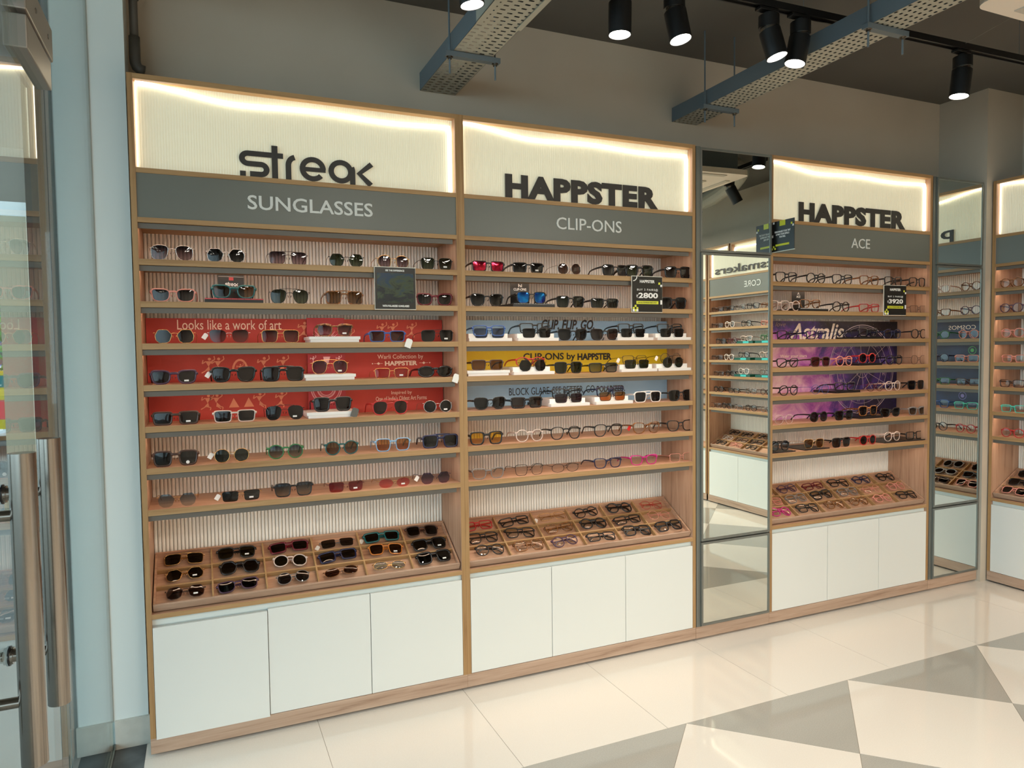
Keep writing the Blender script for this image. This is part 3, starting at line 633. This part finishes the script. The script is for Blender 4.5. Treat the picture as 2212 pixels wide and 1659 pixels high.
# the crimson card standing in front of the three red panels
for r,(z0,z1) in enumerate(SZ):
    cp = empty('sunburst_card', 'crimson card with pale %s, centre of %s, left bay' % (['sunburst','figures and stars','ringed arch'][r], SHN[r+2]), 'card', group='crimson centre cards')
    add('card_board', MB().box(.600,.750,.180,.183,z0,min(z1+.012,SH[r+1]-.045)), RED2, cp); b = MB(); cx = .672
    if r == 0:
        for k in range(1,26):
            a = PI*k/26; l = .050+.014*(k%2)
            for a0, a1, w in ((.036,l,.0018),):
                c_, s_ = math.cos(a), math.sin(a); b.prism([(cx+c_*a0-s_*w,z0+s_*a0+c_*w+.002),(cx+c_*a0+s_*w,z0+s_*a0-c_*w+.002),(cx+c_*l,z0+s_*l+.002)],.1792,.1797)
    for R0 in ((.030,.026) if r == 0 else ((.062,.054,.038,.028) if r == 2 else ())):
        n = 24
        for k in range(n):
            a, a2 = (PI*k/n, PI*(k+1)/n) if r == 0 else (-PI*k/n, -PI*(k+1)/n); zz = z0+.002 if r == 0 else z0+.105
            b.prism([(cx+R0*math.cos(a),zz+R0*math.sin(a)),(cx+R0*math.cos(a2),zz+R0*math.sin(a2)),(cx+(R0-.0022)*math.cos(a2),zz+(R0-.0022)*math.sin(a2)),(cx+(R0-.0022)*math.cos(a),zz+(R0-.0022)*math.sin(a))],.1792,.1797)
        if r == 2:
            for k in range(30):
                if R0 in (.062,.038):
                    a = -PI*k/30; c_, s_ = math.cos(a), math.sin(a); b.prism([(cx+c_*(R0-.007)-s_*.0007,zz+s_*(R0-.007)+c_*.0007),(cx+c_*(R0-.007)+s_*.0007,zz+s_*(R0-.007)-c_*.0007),(cx+c_*R0+s_*.0007,zz+s_*R0-c_*.0007),(cx+c_*R0-s_*.0007,zz+s_*R0+c_*.0007)],.1792,.1797)
    if r == 1:
        for x in (.622,.725): figure(b,x,z0+.062,.03,0,.1796)
        b.prism([(.662,z0+.09),(.69,z0+.09),(.682,z0+.06),(.668,z0+.06)],.1792,.1796)
    if b.v: add('card_print', b, mat('pale_pink_print',(244,190,190),.5), cp, kind='stuff')
g = 'printed clip-on panels behind the shelves of second bay'
WB = Matrix.Translation((1.2,0,0))
Q3 = panel('poster_panel','pale blue panel reading CLIP. FLIP. GO. on third shelf of second bay',WB,.020,1.168,*SZ[0],BLUEP,g)
Q4 = panel('poster_panel','yellow panel reading CLIP-ONS on fourth shelf of second bay',WB,.020,1.168,*SZ[1],YELP,g)
Q5 = panel('poster_panel','pale blue panel reading BLOCK GLARE. on fifth shelf of second bay',WB,.020,1.168,*SZ[2],BLUEP,g)
text('panel_lettering','CLIP. FLIP. GO.',.462,.746,1.530,1.577,.1990,INK,Q3,bold=.03,shear=.25)
text('panel_lettering','CLIP-ONS by',.368,.640,1.379,1.421,.1990,INK,Q4,bold=.022); text('panel_lettering','HAPPSTER',.652,.841,1.384,1.417,.1990,INK,Q4,bold=.045)
text('panel_lettering','BLOCK GLARE. SEE BETTER. GO',.294,.745,1.228,1.262,.1990,INK,Q5,bold=.0); text('panel_lettering','POLARIZED.',.757,.917,1.228,1.258,.1990,INK,Q5,bold=.03)
g = 'galaxy print panels behind the shelves of third bay'
WC = Matrix.Translation((2.855,0,0))
GZ = [(1.4743,1.578),(1.3283,1.453),(1.1823,1.306),(1.0343,1.160)]
G = [panel('poster_panel',l,WC,.020,1.178,*GZ[k],GAL,g) for k, l in enumerate(('black starry panel reading Astralis on third shelf of third bay','purple galaxy panel with zodiac wheel rim on fourth shelf of third bay','pink and blue galaxy panel with lower wheel on fifth shelf of third bay','lilac cloud and rock panel on sixth shelf of third bay'))]
SCR = mat('script_white',(244,230,214),.5)
text('panel_lettering','Astralis',.326,.739,1.476,1.566,.1990,SCR,G[0],bold=.018,shear=.3); text('panel_lettering','love',.225,.30,1.548,1.572,.1990,mat('script_grey',(150,130,126),.5),G[0],shear=.4)
text('panel_lettering','Wear your stars',.260,.456,1.372,1.394,.1990,SCR,G[1],bold=.01)
def wheel_clip(b, poly, z0, z1):
    p = clip(clip([(x,z) for x,z in poly],0,1,z1),0,-1,-z0)
    if len(p) > 2: b.prism(p,.1992,.1996)
for k,(z0,z1) in enumerate(GZ):
    b = MB(); cx, cz = .888, 1.300
    for R0, wd_ in ((.260,.004),(.248,.0015),(.200,.002),(.155,.002),(.05,.002)):
        n = 72
        for i in range(n):
            a, a2 = 2*PI*i/n, 2*PI*(i+1)/n
            wheel_clip(b,[(cx+(R0-wd_)*math.cos(a),cz+(R0-wd_)*math.sin(a)),(cx+R0*math.cos(a),cz+R0*math.sin(a)),(cx+R0*math.cos(a2),cz+R0*math.sin(a2)),(cx+(R0-wd_)*math.cos(a2),cz+(R0-wd_)*math.sin(a2))],z0,z1)
    for i in range(12):
        a = 2*PI*i/12+.1; c_, s_ = math.cos(a), math.sin(a); w_ = .0009
        for r0, r1_ in ((.0,.200),(.200,.260)): wheel_clip(b,[(cx+c_*r0+s_*w_,cz+s_*r0-c_*w_),(cx+c_*r1_+s_*w_,cz+s_*r1_-c_*w_),(cx+c_*r1_-s_*w_,cz+s_*r1_+c_*w_),(cx+c_*r0-s_*w_,cz+s_*r0+c_*w_)],z0,z1)
        a += .26; X, Z = cx+math.cos(a)*.179, cz+math.sin(a)*.179
        for dx, dz, ww, hh in ((-.008,-.010,.003,.02),(.005,-.010,.003,.02),(-.008,.0,.014,.0025)): wheel_clip(b,[(X+dx,Z+dz),(X+dx+ww,Z+dz),(X+dx+ww,Z+dz+hh),(X+dx,Z+dz+hh)],z0,z1)
    for i in range(70):
        X, Z = random.uniform(.05,1.15), random.uniform(z0+.004,z1-.004); r_ = random.choice((.0006,.0008,.0012)); wheel_clip(b,[(X-r_,Z),(X,Z-r_),(X+r_,Z),(X,Z+r_)],z0,z1)
    add('wheel_print', b, mat('pale_line_print',(206,190,196),.5), G[k])
g = 'navy space panels in the corner bay'
NV = [panel('poster_panel','navy space panel on %s of corner bay, right wall' % SHN[k],WR(-.03),.10,1.17,SH[k]+.0005,SH[k]+.12,NAVYP,g) for k in (2,3,4,5)]
text('panel_lettering','COSMOS',.18,.36,1.535,1.562,.1990,SCR,NV[0],bold=.0); b = MB()
def ring(b,cx,cz,R0,w_,n=20):
    for i in range(n):
        a, a2 = 2*PI*i/n, 2*PI*(i+1)/n; b.prism([(cx+(R0-w_)*math.cos(a),cz+(R0-w_)*math.sin(a)),(cx+R0*math.cos(a),cz+R0*math.sin(a)),(cx+R0*math.cos(a2),cz+R0*math.sin(a2)),(cx+(R0-w_)*math.cos(a2),cz+(R0-w_)*math.sin(a2))],.1990,.1995)
ring(b,.20,1.40,.026,.003); ring(b,.20,1.40,.012,.012); add('planet_print', b, mat('green_print',(90,190,110),.5), NV[1]); b = MB()
ring(b,.26,1.105,.026,.003); ring(b,.26,1.105,.012,.012); add('planet_print', b, mat('violet_print',(130,130,200),.5), NV[3])
# ---------------------------------------------------------------- hanging price posters
def squares(b, x, z, s, pat, y):
    for i, j in pat: b.box(x+i*s,x+(i+1)*s,y-.0004,y,z+j*s,z+(j+1)*s)
def poster(W, label, x0, x1, z0, z1):
    e = empty('hanging_poster', label, 'poster', group='posters hung on the shelf fronts'); e.matrix_world = W
    add('clear_sleeve', MB().box(x0-.002,x1+.002,-.0085,-.0045,z0-.003,z1+.003), mat('sleeve',(226,220,204),.2), e)
    add('printed_sheet', MB().box(x0,x1,-.0105,-.0086,z0,z1), mat('black_sheet',(20,22,20),.25), e); return e
e = poster(I4,'square black poster showing dark landscape, hung on left bay shelves',.838,1.001,1.604,1.767)
m = mat('landscape_glare_print',(20,40,50),.2); n = noise(m,(1,1,2.2),9,6,.6,1.2)
tc = N(m,'ShaderNodeTexCoord'); sp = N(m,'ShaderNodeSeparateXYZ'); L(m,tc.outputs['Object'],sp.inputs[0]); mr = N(m,'ShaderNodeMapRange'); mr.inputs[1].default_value = 1.62; mr.inputs[2].default_value = 1.75; mr.inputs[3].default_value = -.12; mr.inputs[4].default_value = .14
L(m,sp.outputs[2],mr.inputs[0]); ad = N(m,'ShaderNodeMath'); L(m,n,ad.inputs[0]); L(m,mr.outputs[0],ad.inputs[1])
L(m,ramp(m,ad.outputs[0],[(.30,(200,208,204)),(.34,(20,30,34)),(.44,(14,28,36)),(.54,(52,66,44)),(.66,(24,52,74))]),m.node_tree.nodes['Principled BSDF'].inputs['Base Color'])  # palest stop paints white glare spots low in the picture
add('landscape_picture', MB().box(.846,.993,-.0108,-.0106,1.628,1.745), m, e)
text('poster_lettering','SEE THE DIFFERENCE',.880,.956,1.752,1.759,-.0108,WHITEC,e,bold=.03); text('poster_lettering','WITH POLARIZED SUNGLASSES',.866,.974,1.612,1.620,-.0108,WHITEC,e,bold=.03)
def price(W, label, x0, x1, amt, k):
    e = poster(W,label,x0,x1,1.605,1.767); w_ = x1-x0; u = w_/.165
    text('poster_lettering','HAPPSTER',x0+.041*u,x0+.122*u,1.738,1.752,-.0110,WHITEC,e,bold=.03); text('poster_lettering','BUY 2 PAIRS@',x0+.026*u,x0+.140*u,1.700,1.712,-.0110,WHITEC,e,sp=1.25)
    text('price_lettering',amt,x0+.033*u,x0+.140*u,1.668,1.693,-.0110,WHITEC,e,bold=.03); text('price_lettering','₹',x0+.022*u,x0+.031*u,1.670,1.684,-.0110,WHITEC,e,bold=.01)
    add('yellow_strip', MB().box(x0+.022*u,x0+.143*u,-.0110,-.0106,1.641,1.655), YEL, e); text('strip_lettering','ON ALL EYEWEAR PAIRS ONLY',x0+.030*u,x0+.134*u,1.645,1.651,-.0114,INK,e)
    b = MB(); squares(b,x0+.002,1.607,.010*u,((0,1),(1,0),(2,1),(1,2)),-.0107); squares(b,x1-.022*u,1.722,.010*u,((0,1),),-.0107); add('yellow_squares', b, YEL, e, kind='stuff')
    b = MB(); squares(b,x0+.002,1.607,.010*u,((0,0),(2,0)),-.0107); squares(b,x1-.011*u,1.722,.010*u,((0,0),),-.0107); squares(b,x1-.011*u,1.640,.010*u,((0,0),(0,1)),-.0107); add('white_squares', b, WHITEC, e, kind='stuff')
    if k:
        b = MB()
        for i in range(10):
            a, a2 = -PI*.5+PI*.55*i/10, -PI*.5+PI*.55*(i+1)/10; b.prism([(x0+.005+.022*math.cos(a),1.767+.022*math.sin(a)*1.0),(x0+.005+.022*math.cos(a2),1.767+.022*math.sin(a2)),(x0+.005+.018*math.cos(a2),1.767+.018*math.sin(a2)),(x0+.005+.018*math.cos(a),1.767+.018*math.sin(a))],-.0111,-.0107)
        add('ring_print', b, WHITEC, e)
price(I4,'black offer poster reading BUY 2 PAIRS 2800, hung on second bay shelves',2.025,2.190,'2800',True)
price(I4,'black offer poster reading BUY 2 PAIRS 3920, hung on third bay shelves',3.660,3.832,'3920',False)
fs = empty('flag_sign','black flag sign with yellow squares jutting out beside the first mirror','sign'); fs.matrix_world = Matrix.Translation((2.862,0,0)) @ Matrix.Rotation(-PI/2,4,'Z')
# local x -> world -y, local -y -> world -x
add('sign_board', MB().box(-.0,.150,0,.003,1.913,2.062), BLACKC, fs)
add('acrylic_edge', MB().box(-.0,.152,.0,.004,1.909,1.9128), mat('acrylic',(206,210,196),.2), fs)
text('sign_lettering','PERSONALISE YOUR TINT',.022,.126,2.004,2.013,-.0004,WHITEC,fs,bold=.02); text('sign_lettering','& FIND YOUR REFILLS',.03,.118,1.991,2.000,-.0004,WHITEC,fs,bold=.02); text('sign_lettering','FOR FREE.',.054,.094,1.978,1.987,-.0004,WHITEC,fs,bold=.02)
add('yellow_print', MB().box(.055,.092,-.0006,0,2.036,2.062).box(.028,.118,-.0006,0,1.938,1.948).box(.0,.01,-.0006,0,1.922,1.932).box(.02,.03,-.0006,0,1.922,1.932).box(.01,.02,-.0006,0,1.932,1.942).box(.128,.138,-.0006,0,2.034,2.044), YEL, fs)
add('white_print', MB().box(.0,.012,-.0006,0,1.984,1.996).box(.138,.148,-.0006,0,2.024,2.034).box(.01,.02,-.0006,0,2.050,2.060), WHITEC, fs)
# same print on the other face
add('yellow_print', MB().box(.055,.092,.003,.0036,2.036,2.062).box(.028,.118,.003,.0036,1.938,1.948), YEL, fs)
# ---------------------------------------------------------------- mirror columns
def mirror(x0, x1, label, tilt):
    e = empty('mirror_column', label, 'mirror', (x0,0,0), group='tall mirror columns'); w_ = x1-x0
    add('column_box', MB().box(.001,w_-.001,.004,.265,.066,2.395), GRAL, e)
    add('plinth', MB().box(0,w_-.001,0,.02,.010,.066).box(.02,w_-.02,.02,.25,.0,.05), PLI, e)
    add('side_trim', MB().box(.001,.026,-.003,.004,.068,2.395), GRAL, e)
    for (z0,z1,tl) in ((1.897,2.392,tilt),(.492,1.893,0),(.072,.486,0)):
        M = Matrix.Translation((w_/2+.008,-.004,(z0+z1)/2)) @ Matrix.Rotation(tl,4,'Z'); a = (w_-.026)/2-.003; h = (z1-z0)/2
        f = MB().box(-a,a,-.008,.002,h-.011,h).box(-a,a,-.008,.002,-h,-h+.011).box(-a,-a+.011,-.008,.002,-h+.011,h-.011).box(a-.011,a,-.008,.002,-h+.011,h-.011)
        o = add('mirror_frame', f, GRAL, e); o.matrix_basis = M
        g_ = add('mirror_glass', MB().box(-a+.011,a-.011,-.005,0,-h+.011,h-.011), MIRR, e); g_.matrix_basis = M
    return e
mirror(2.391,2.855,'tall grey framed mirror column between the second and third bays',-0.031)
mirror(4.056,4.490,'narrow grey framed mirror column beside the far right corner',0)
# ---------------------------------------------------------------- ceiling: cable trays
def cable_tray(x0, x1, zb, h, label, slot, wide=None):
    e = empty('cable_tray', label, 'cable tray', group='perforated cable trays under the ceiling'); w_ = x1-x0; y1, y0 = YB-.004, -5.6
    py = .030 if slot else .0275; nx = 5 if slot else 6; ny = int((y1-y0)/py); px = w_/nx; b = MB(); n = 8
    for j in range(ny):
        for i in range(nx):
            sh = (py*.5 if i%2 else 0) if slot else (px*.25 if j%2 else -px*.25)
            cx, cy_ = (x0+px*(i+.5), y1-py*(j+.5)); ax, ay = (px*.30, py*.15) if slot else (px*.20, py*.22)
            q = [(x0+px*i,y1-py*(j+1)),(x0+px*(i+1),y1-py*(j+1)),(x0+px*(i+1),y1-py*j),(x0+px*i,y1-py*j)]
            oy = (py*.22 if i%2 else -py*.22) if slot else 0; ox = 0 if slot else (px*.16 if j%2 else -px*.16)
            k = len(b.v); b.v += [(X,Y,zb) for X, Y in q]
            for t in range(8):
                a = PI*1.25+2*PI*t/8; c_, s_ = math.cos(a), math.sin(a); b.v.append((cx+ox+ax*max(-1,min(1,c_*1.3)), cy_+oy+ay*max(-1,min(1,s_*1.3)), zb))
            H = k+4
            b.f += [(k,H,H+1,H+2),(k,H+2,k+1),(k+1,H+2,H+3,H+4),(k+1,H+4,k+2),(k+2,H+4,H+5,H+6),(k+2,H+6,k+3),(k+3,H+6,H+7,H),(k+3,H,k)]
    add('tray_bottom', b, GALV2, e)
    for x in (x0,x1-.0015): add('side_rail', MB().box(x,x+.0015,y0,y1,zb,zb+h), GALV, e)
    add('tray_lip', MB().box(x0+.0016,x0+.014,y0,y1,zb+h-.0015,zb+h).box(x1-.014,x1-.0016,y0,y1,zb+h-.0015,zb+h), GALV, e)
    if slot: add('joint_sleeve', MB().box(x0-.004,x0-.0005,-5.6,-.43,zb-.004,zb+h-.004).box(x1+.0005,x1+.004,-5.6,-.43,zb-.004,zb+h-.004).box(x0-.004,x0+.016,-5.6,-.43,zb-.005,zb-.001).box(x1-.016,x1+.004,-5.6,-.43,zb-.005,zb-.001), GALV2, e)
    return e
cable_tray(1.120,1.283,2.578,.076,'wide slotted cable tray running above the first two bays',True)
cable_tray(2.458,2.612,2.597,.070,'cable tray with rounded square holes above the first mirror',False)
def hanger(x0, x1, y, z, label):
    e = empty('tray_hanger', label, 'bracket', (0,y,0), group='threaded rod hangers under the cable trays')
    add('strut_bar', MB().box(x0-.03,x1+.03,-.013,.013,z-.022,z-.003).box(x0-.03,x1+.03,-.014,.014,z-.005,z-.003), GALV, e)
    for x in (x0-.012,x1+.012):
        add('threaded_rod', MB().tube([(x,0,z-.085),(x,0,ZC)], .0038, 8), GALV, e)
        add('hex_nut', MB().tube([(x,0,z-.031),(x,0,z-.0225)], .0085, 6).tube([(x,0,z-.0225),(x,0,z-.021)], .013, 10), STEEL, e)
hanger(1.120,1.283,-.165,2.578,'strut hanger under the wide slotted cable tray'); hanger(2.458,2.612,0.0,2.597,'strut hanger nearest the wall under the second cable tray'); hanger(2.458,2.612,-.908,2.597,'strut hanger farther from the wall under the second cable tray')
hanger(1.120,1.283,-1.9,2.576,'strut hanger under slotted cable tray, far from the wall')
# ---------------------------------------------------------------- tracks and spotlights
def track(p0, p1, label):
    e = empty('light_track', label, 'track', group='black lighting tracks'); a, c = Vector(p0), Vector(p1); s = Vector((0,0,1)).cross((c-a).normalized())
    add('track_rail', MB().sweep([a,c], .034, .020, s), BLACKM, e); add('track_lip', MB().sweep([a+s*.014-Vector((0,0,.013)),c+s*.014-Vector((0,0,.013))], .006, .008, s).sweep([a-s*.014-Vector((0,0,.013)),c-s*.014-Vector((0,0,.013))], .006, .008, s), BLACKM, e)
    for t in (.18,.5,.82):
        p = a+(c-a)*t; add('suspension_wire', MB().tube([(p.x,p.y,p.z+.01),(p.x,p.y,ZC)], .0012, 6), GALV, e)
    return e
def spot(x, y, zt, tilt, az, label, R_=.040, power=22, wide=1.5, base=.06, body=.125, col=(1,.93,.82)):
    e = empty('track_spotlight', label, 'spotlight', (x,y,zt), group='black cylinder spotlights')
    add('track_adapter', MB().box(-.055,.035,-.016,.016,-.030,-.0185).tube([(0,0,-.031),(0,0,-.044)], .02, 16), BLACKM, e, bevel=.002)
    add('swivel_base', MB().tube([(0,0,-.044),(0,0,-.044-base)], R_*.96, 32), BLACKM, e, smooth=True).modifiers.new('s','EDGE_SPLIT').split_angle = 1
    d = Vector((math.sin(tilt)*math.cos(az), math.sin(tilt)*math.sin(az), -math.cos(tilt))); o_ = Vector((0,0,-.044-base))
    add('silver_ring', MB().tube([o_-d*.002, o_+d*.012], R_*.78, 28), STEEL, e)
    a0, a1 = o_+d*.012, o_+d*(.012+body)
    cyl = add('lamp_body', MB().tube([a0,a1], R_, 36, caps=False).tube([a1-d*.02,a1], R_*.94, 36, caps=False).tube([a0,a0+d*.0005], R_*.999, 36), BLACKM, e, smooth=True); cyl.modifiers.new('s','EDGE_SPLIT').split_angle = .8
    add('reflector_ring', MB().tube([a1-d*.001,a1-d*.008], [R_*.935,R_*.84], 32, caps=False), mat('white_reflector',(236,236,230),.25,.3), e)
    add('lamp_lens', MB().tube([a1-d*.014,a1-d*.008], R_*.86, 28), mat('lamp_glow',(255,255,255),.5,emit=14,ecol=(255,250,240)), e)
    l = bpy.data.lights.new('spot_beam','SPOT'); l.energy = power; l.spot_size = wide; l.spot_blend = .8; l.shadow_soft_size = .025; l.color = col
    o = bpy.data.objects.new('spot_beam', l); C.objects.link(o); o.parent = e; o.location = a1-d*.004
    o.rotation_euler = d.to_track_quat('-Z','Y').to_euler()
    return e
track((.4,-.60,2.74),(4.40,-.70,2.74),'black lighting track running along the cabinets')
for x, y, tl, az, lb, bs, bd in ((1.015,-.615,.15,0,'black spotlight cut by the picture top, left of slotted cable tray',.05,.10),
    (1.575,-.63,.02,PI,'black spotlight pointing straight down right of slotted cable tray',.05,.11),
    (1.800,-.635,.20,-1.0,'black spotlight with bright lens second on track from slotted tray',.045,.105),
    (2.230,-.645,.26,-.75,'black spotlight tilted right, left of the close pair',.045,.105),
    (2.385,-.65,.20,PI*.92,'black spotlight leaning left, right of the close pair',.045,.105),
    (3.310,-.67,.12,PI*.9,'black spotlight hanging farthest right on the track',.045,.115)):
    spot(x,y,2.74,tl,az,lb,R_=.040,base=bs,body=bd)
track((3.75,-1.15,2.74),(3.75,-5.4,2.74),'black lighting track running along the right wall')
for k, y in enumerate((-1.55,-2.05,-2.9,-3.9,-4.9)): spot(3.75,y,2.74,.5,.3,'black spotlight on the right wall track, %s from the far wall' % ORD[k],power=22*1.2)
track((.7,-3.9,2.74),(3.2,-3.9,2.74),'black lighting track across the rear of the shop')
for k, x in enumerate((.9,1.9,2.9)): spot(x,-3.9,2.74,.35,PI/2,'black spotlight on the rear track, %s from the glass front' % ORD[k],power=22*1.5)
wl = empty('wire_loop','thin wire loops hanging off the track near the ceiling panel','wire')
add('wire', MB().tube([(3.28+.03*math.sin(2*PI*k/20),-.95,2.80+.035*math.cos(2*PI*k/20)) for k in range(21)], .0014, 6), mat('wire_grey',(120,116,108),.5), wl)
add('wire', MB().tube([(3.27,-.95,2.77),(3.30,-.68,2.745)], .001, 6), MATS['wire_grey'], wl)
add('wire', MB().tube([(2.24+.02*math.sin(2*PI*k/20),-.66,2.80+.05*math.cos(2*PI*k/20)) for k in range(21)], .0022, 6), mat('wire_grey',(120,116,108),.5), wl)
# conduit pipe in the left corner
cp = empty('conduit_pipe','dark grey conduit pipe with elbow above the left end of the first cabinet','pipe')
PG = mat('pipe_grey',(84,80,74),.5)
add('pipe', MB().tube([(.016,.20,2.56),(.016,.20,ZC)], .0145, 20), PG, cp, smooth=True)
add('elbow', MB().tube([(.016,.20,2.60),(.016,.20,2.52),(.017,.20,2.505),(.022,.20,2.492),(.031,.20,2.484),(.046,.20,2.480)], [.019,.019,.019,.019,.019,.0185], 20), PG, cp, smooth=True); add('collar', MB().tube([(.016,.20,2.735),(.016,.20,2.80)], .020, 20), PG, cp, smooth=True)
# ceiling cassette unit
ac = empty('ceiling_cassette','white ceiling air conditioner panel with rounded corners at the picture edge','air conditioner')
def rrect(x0,x1,y0,y1,r,z): return [(cx+r*math.cos(math.radians(a)), cy_+r*math.sin(math.radians(a)), z) for cx, cy_, s in ((x1-r,y1-r,0),(x0+r,y1-r,90),(x0+r,y0+r,180),(x1-r,y0+r,270)) for a in [s+k*15 for k in range(7)]]
b = MB(); A = rrect(2.70,3.60,-2.02,-1.12,.05,2.605); B_ = rrect(2.70,3.60,-2.02,-1.12,.05,2.64); n = len(A); b.v = A+B_; b.f = [tuple(reversed(range(n))),tuple(range(n,2*n))]+[(k,(k+1)%n,n+(k+1)%n,n+k) for k in range(n)]
add('face_panel', b, mat('cassette_white',(232,222,208),.4), ac); add('cassette_body', MB().box(2.76,3.54,-1.96,-1.18,2.6405,2.90), GALV, ac)
add('air_grille', MB().box(2.90,3.40,-1.80,-1.34,2.600,2.6049), mat('grille_grey',(190,184,172),.5), ac)
for x0,x1,y0,y1 in ((2.86,3.44,-1.20,-1.16),(2.86,3.44,-1.98,-1.94),(2.74,2.78,-1.85,-1.29),(3.52,3.56,-1.85,-1.29)): add('air_vane', MB().box(x0,x1,y0,y1,2.601,2.6049), mat('grille_grey'), ac)
du = empty('flexible_duct','grey flexible duct bending under the ceiling near the right wall','duct')
pts = [(3.70,-1.6,2.80)]+[(3.75+.09*k,-1.6-.02*k*k,2.80+.004*k) for k in range(1,9)]
add('duct', MB().tube(pts, [.07+.006*(k%2) for k in range(len(pts))], 16), mat('duct_grey',(150,150,140),.6), du)
# ---------------------------------------------------------------- street outside the glass
struct('pavement', MB().box(-14,-.25,-12,26,-.16,-.05), noisy('pavement_concrete',(96,96,92),(110,108,102),.8,s=4), 'pale concrete pavement outside the glass shopfront')
nb = struct('wall_neighbour', MB().box(-.55,-.235,1.35,1.6,-.05,3.2), mat('neighbour_dark',(60,54,50),.7), 'dark end wall of the neighbouring shop outside the glass')
pl = empty('cream_pillar','cream painted pillar seen outside through the glass door','pillar',(-1.32,5.0,-.05)); add('pillar_shaft', MB().box(-.10,.12,-.1,.1,0,2.75), mat('cream_paint',(160,152,128),.7), pl); add('pillar_base', MB().box(-.13,.15,-.13,.13,0,.3), mat('cream_paint'), pl)
hb = empty('street_building','dull tan building across the street with blue windows','building',(-4.4,17,-.05)); add('wall', MB().box(-7,7,0,.5,0,11), mat('facade_dull',(98,92,82),.7), hb)
for i in range(8):
    for j in range(2): add('window', MB().box(-4.6+i*1.15,-3.9+i*1.15,-.03,0,1.6+j*1.5,2.5+j*1.5), mat('window_blue',(70,90,110),.2), hb)
add('balcony_band', MB().box(-7,7,-.4,-.05,4.6,5.0), mat('band_white',(190,190,184),.7), hb)
tr = empty('street_tree','leafy green street tree outside the glass shopfront','tree',(-2.35,8.6,-.05)); add('trunk', MB().tube([(0,0,0),(.03,0,1.2),(-.05,0,2.0)], [.07,.05,.04], 10), mat('bark',(92,78,64),.8), tr)
b = MB()
for k in range(900):
    a, c_, r_ = random.uniform(0,2*PI), random.uniform(-1,1), random.random()**.4; s_ = math.sqrt(1-c_*c_); X, Y, Z = .8*r_*s_*math.cos(a), .8*r_*s_*math.sin(a), 1.75+.75*r_*c_; q = random.uniform(.03,.06); u_ = Vector((random.gauss(0,1),random.gauss(0,1),random.gauss(0,1))).normalized(); v_ = u_.orthogonal().normalized()*q*.6; u_ = u_*q; p = Vector((X,Y,Z))
    b.quad(tuple(p-u_),tuple(p-v_),tuple(p+u_),tuple(p+v_))
o = add('foliage', b, noisy('leaf_green',(60,110,44),(110,160,80),.6,s=6), tr); o['kind'] = 'stuff'
def car(x, y, rgb, label):
    e = empty('parked_car', label, 'car', (x,y,-.05), .1, group='parked cars outside'); b = MB()
    b.prism([(-2,.3),(2,.3),(2,.75),(1.3,.88),(.8,1.35),(-1.0,1.38),(-1.7,.95),(-2,.9)], -.85, .85); add('car_body', b, mat('car_%d'%rgb[0],rgb,.2), e, bevel=.05)
    add('car_window', MB().prism([(1.15,.9),(.75,1.28),(-.95,1.3),(-1.45,.95)], -.86, .86), mat('car_glass',(30,40,46),.1), e)
    for wx in (-1.25,1.25):
        for wy in (-.8,.8): add('wheel', MB().tube([(wx,wy-.1,.32),(wx,wy+.1,.32)], .32, 20), BLACKM, e)
car(-3.4,10.8,(226,228,230),'white car parked in the street outside the glass'); car(-4.0,13.2,(50,110,180),'blue car parked farther along the street outside')
sg = empty('street_sign','yellow shop board standing on the pavement outside','sign',(-1.75,6.0,-.05)); add('sign_panel', MB().box(-.16,.16,-.015,.015,.75,1.35), mat('sign_yellow',(190,170,30),.5), sg); add('sign_leg', MB().box(-.14,-.11,-.01,.01,0,.75).box(.11,.14,-.01,.01,0,.75), GALV, sg); add('sign_band', MB().box(-.14,.14,-.018,-.0155,1.18,1.30), mat('band_teal',(30,110,110),.5), sg); add('sign_mark', MB().box(-.02,.10,-.018,-.0155,.85,1.05), mat('red_trim'), sg)
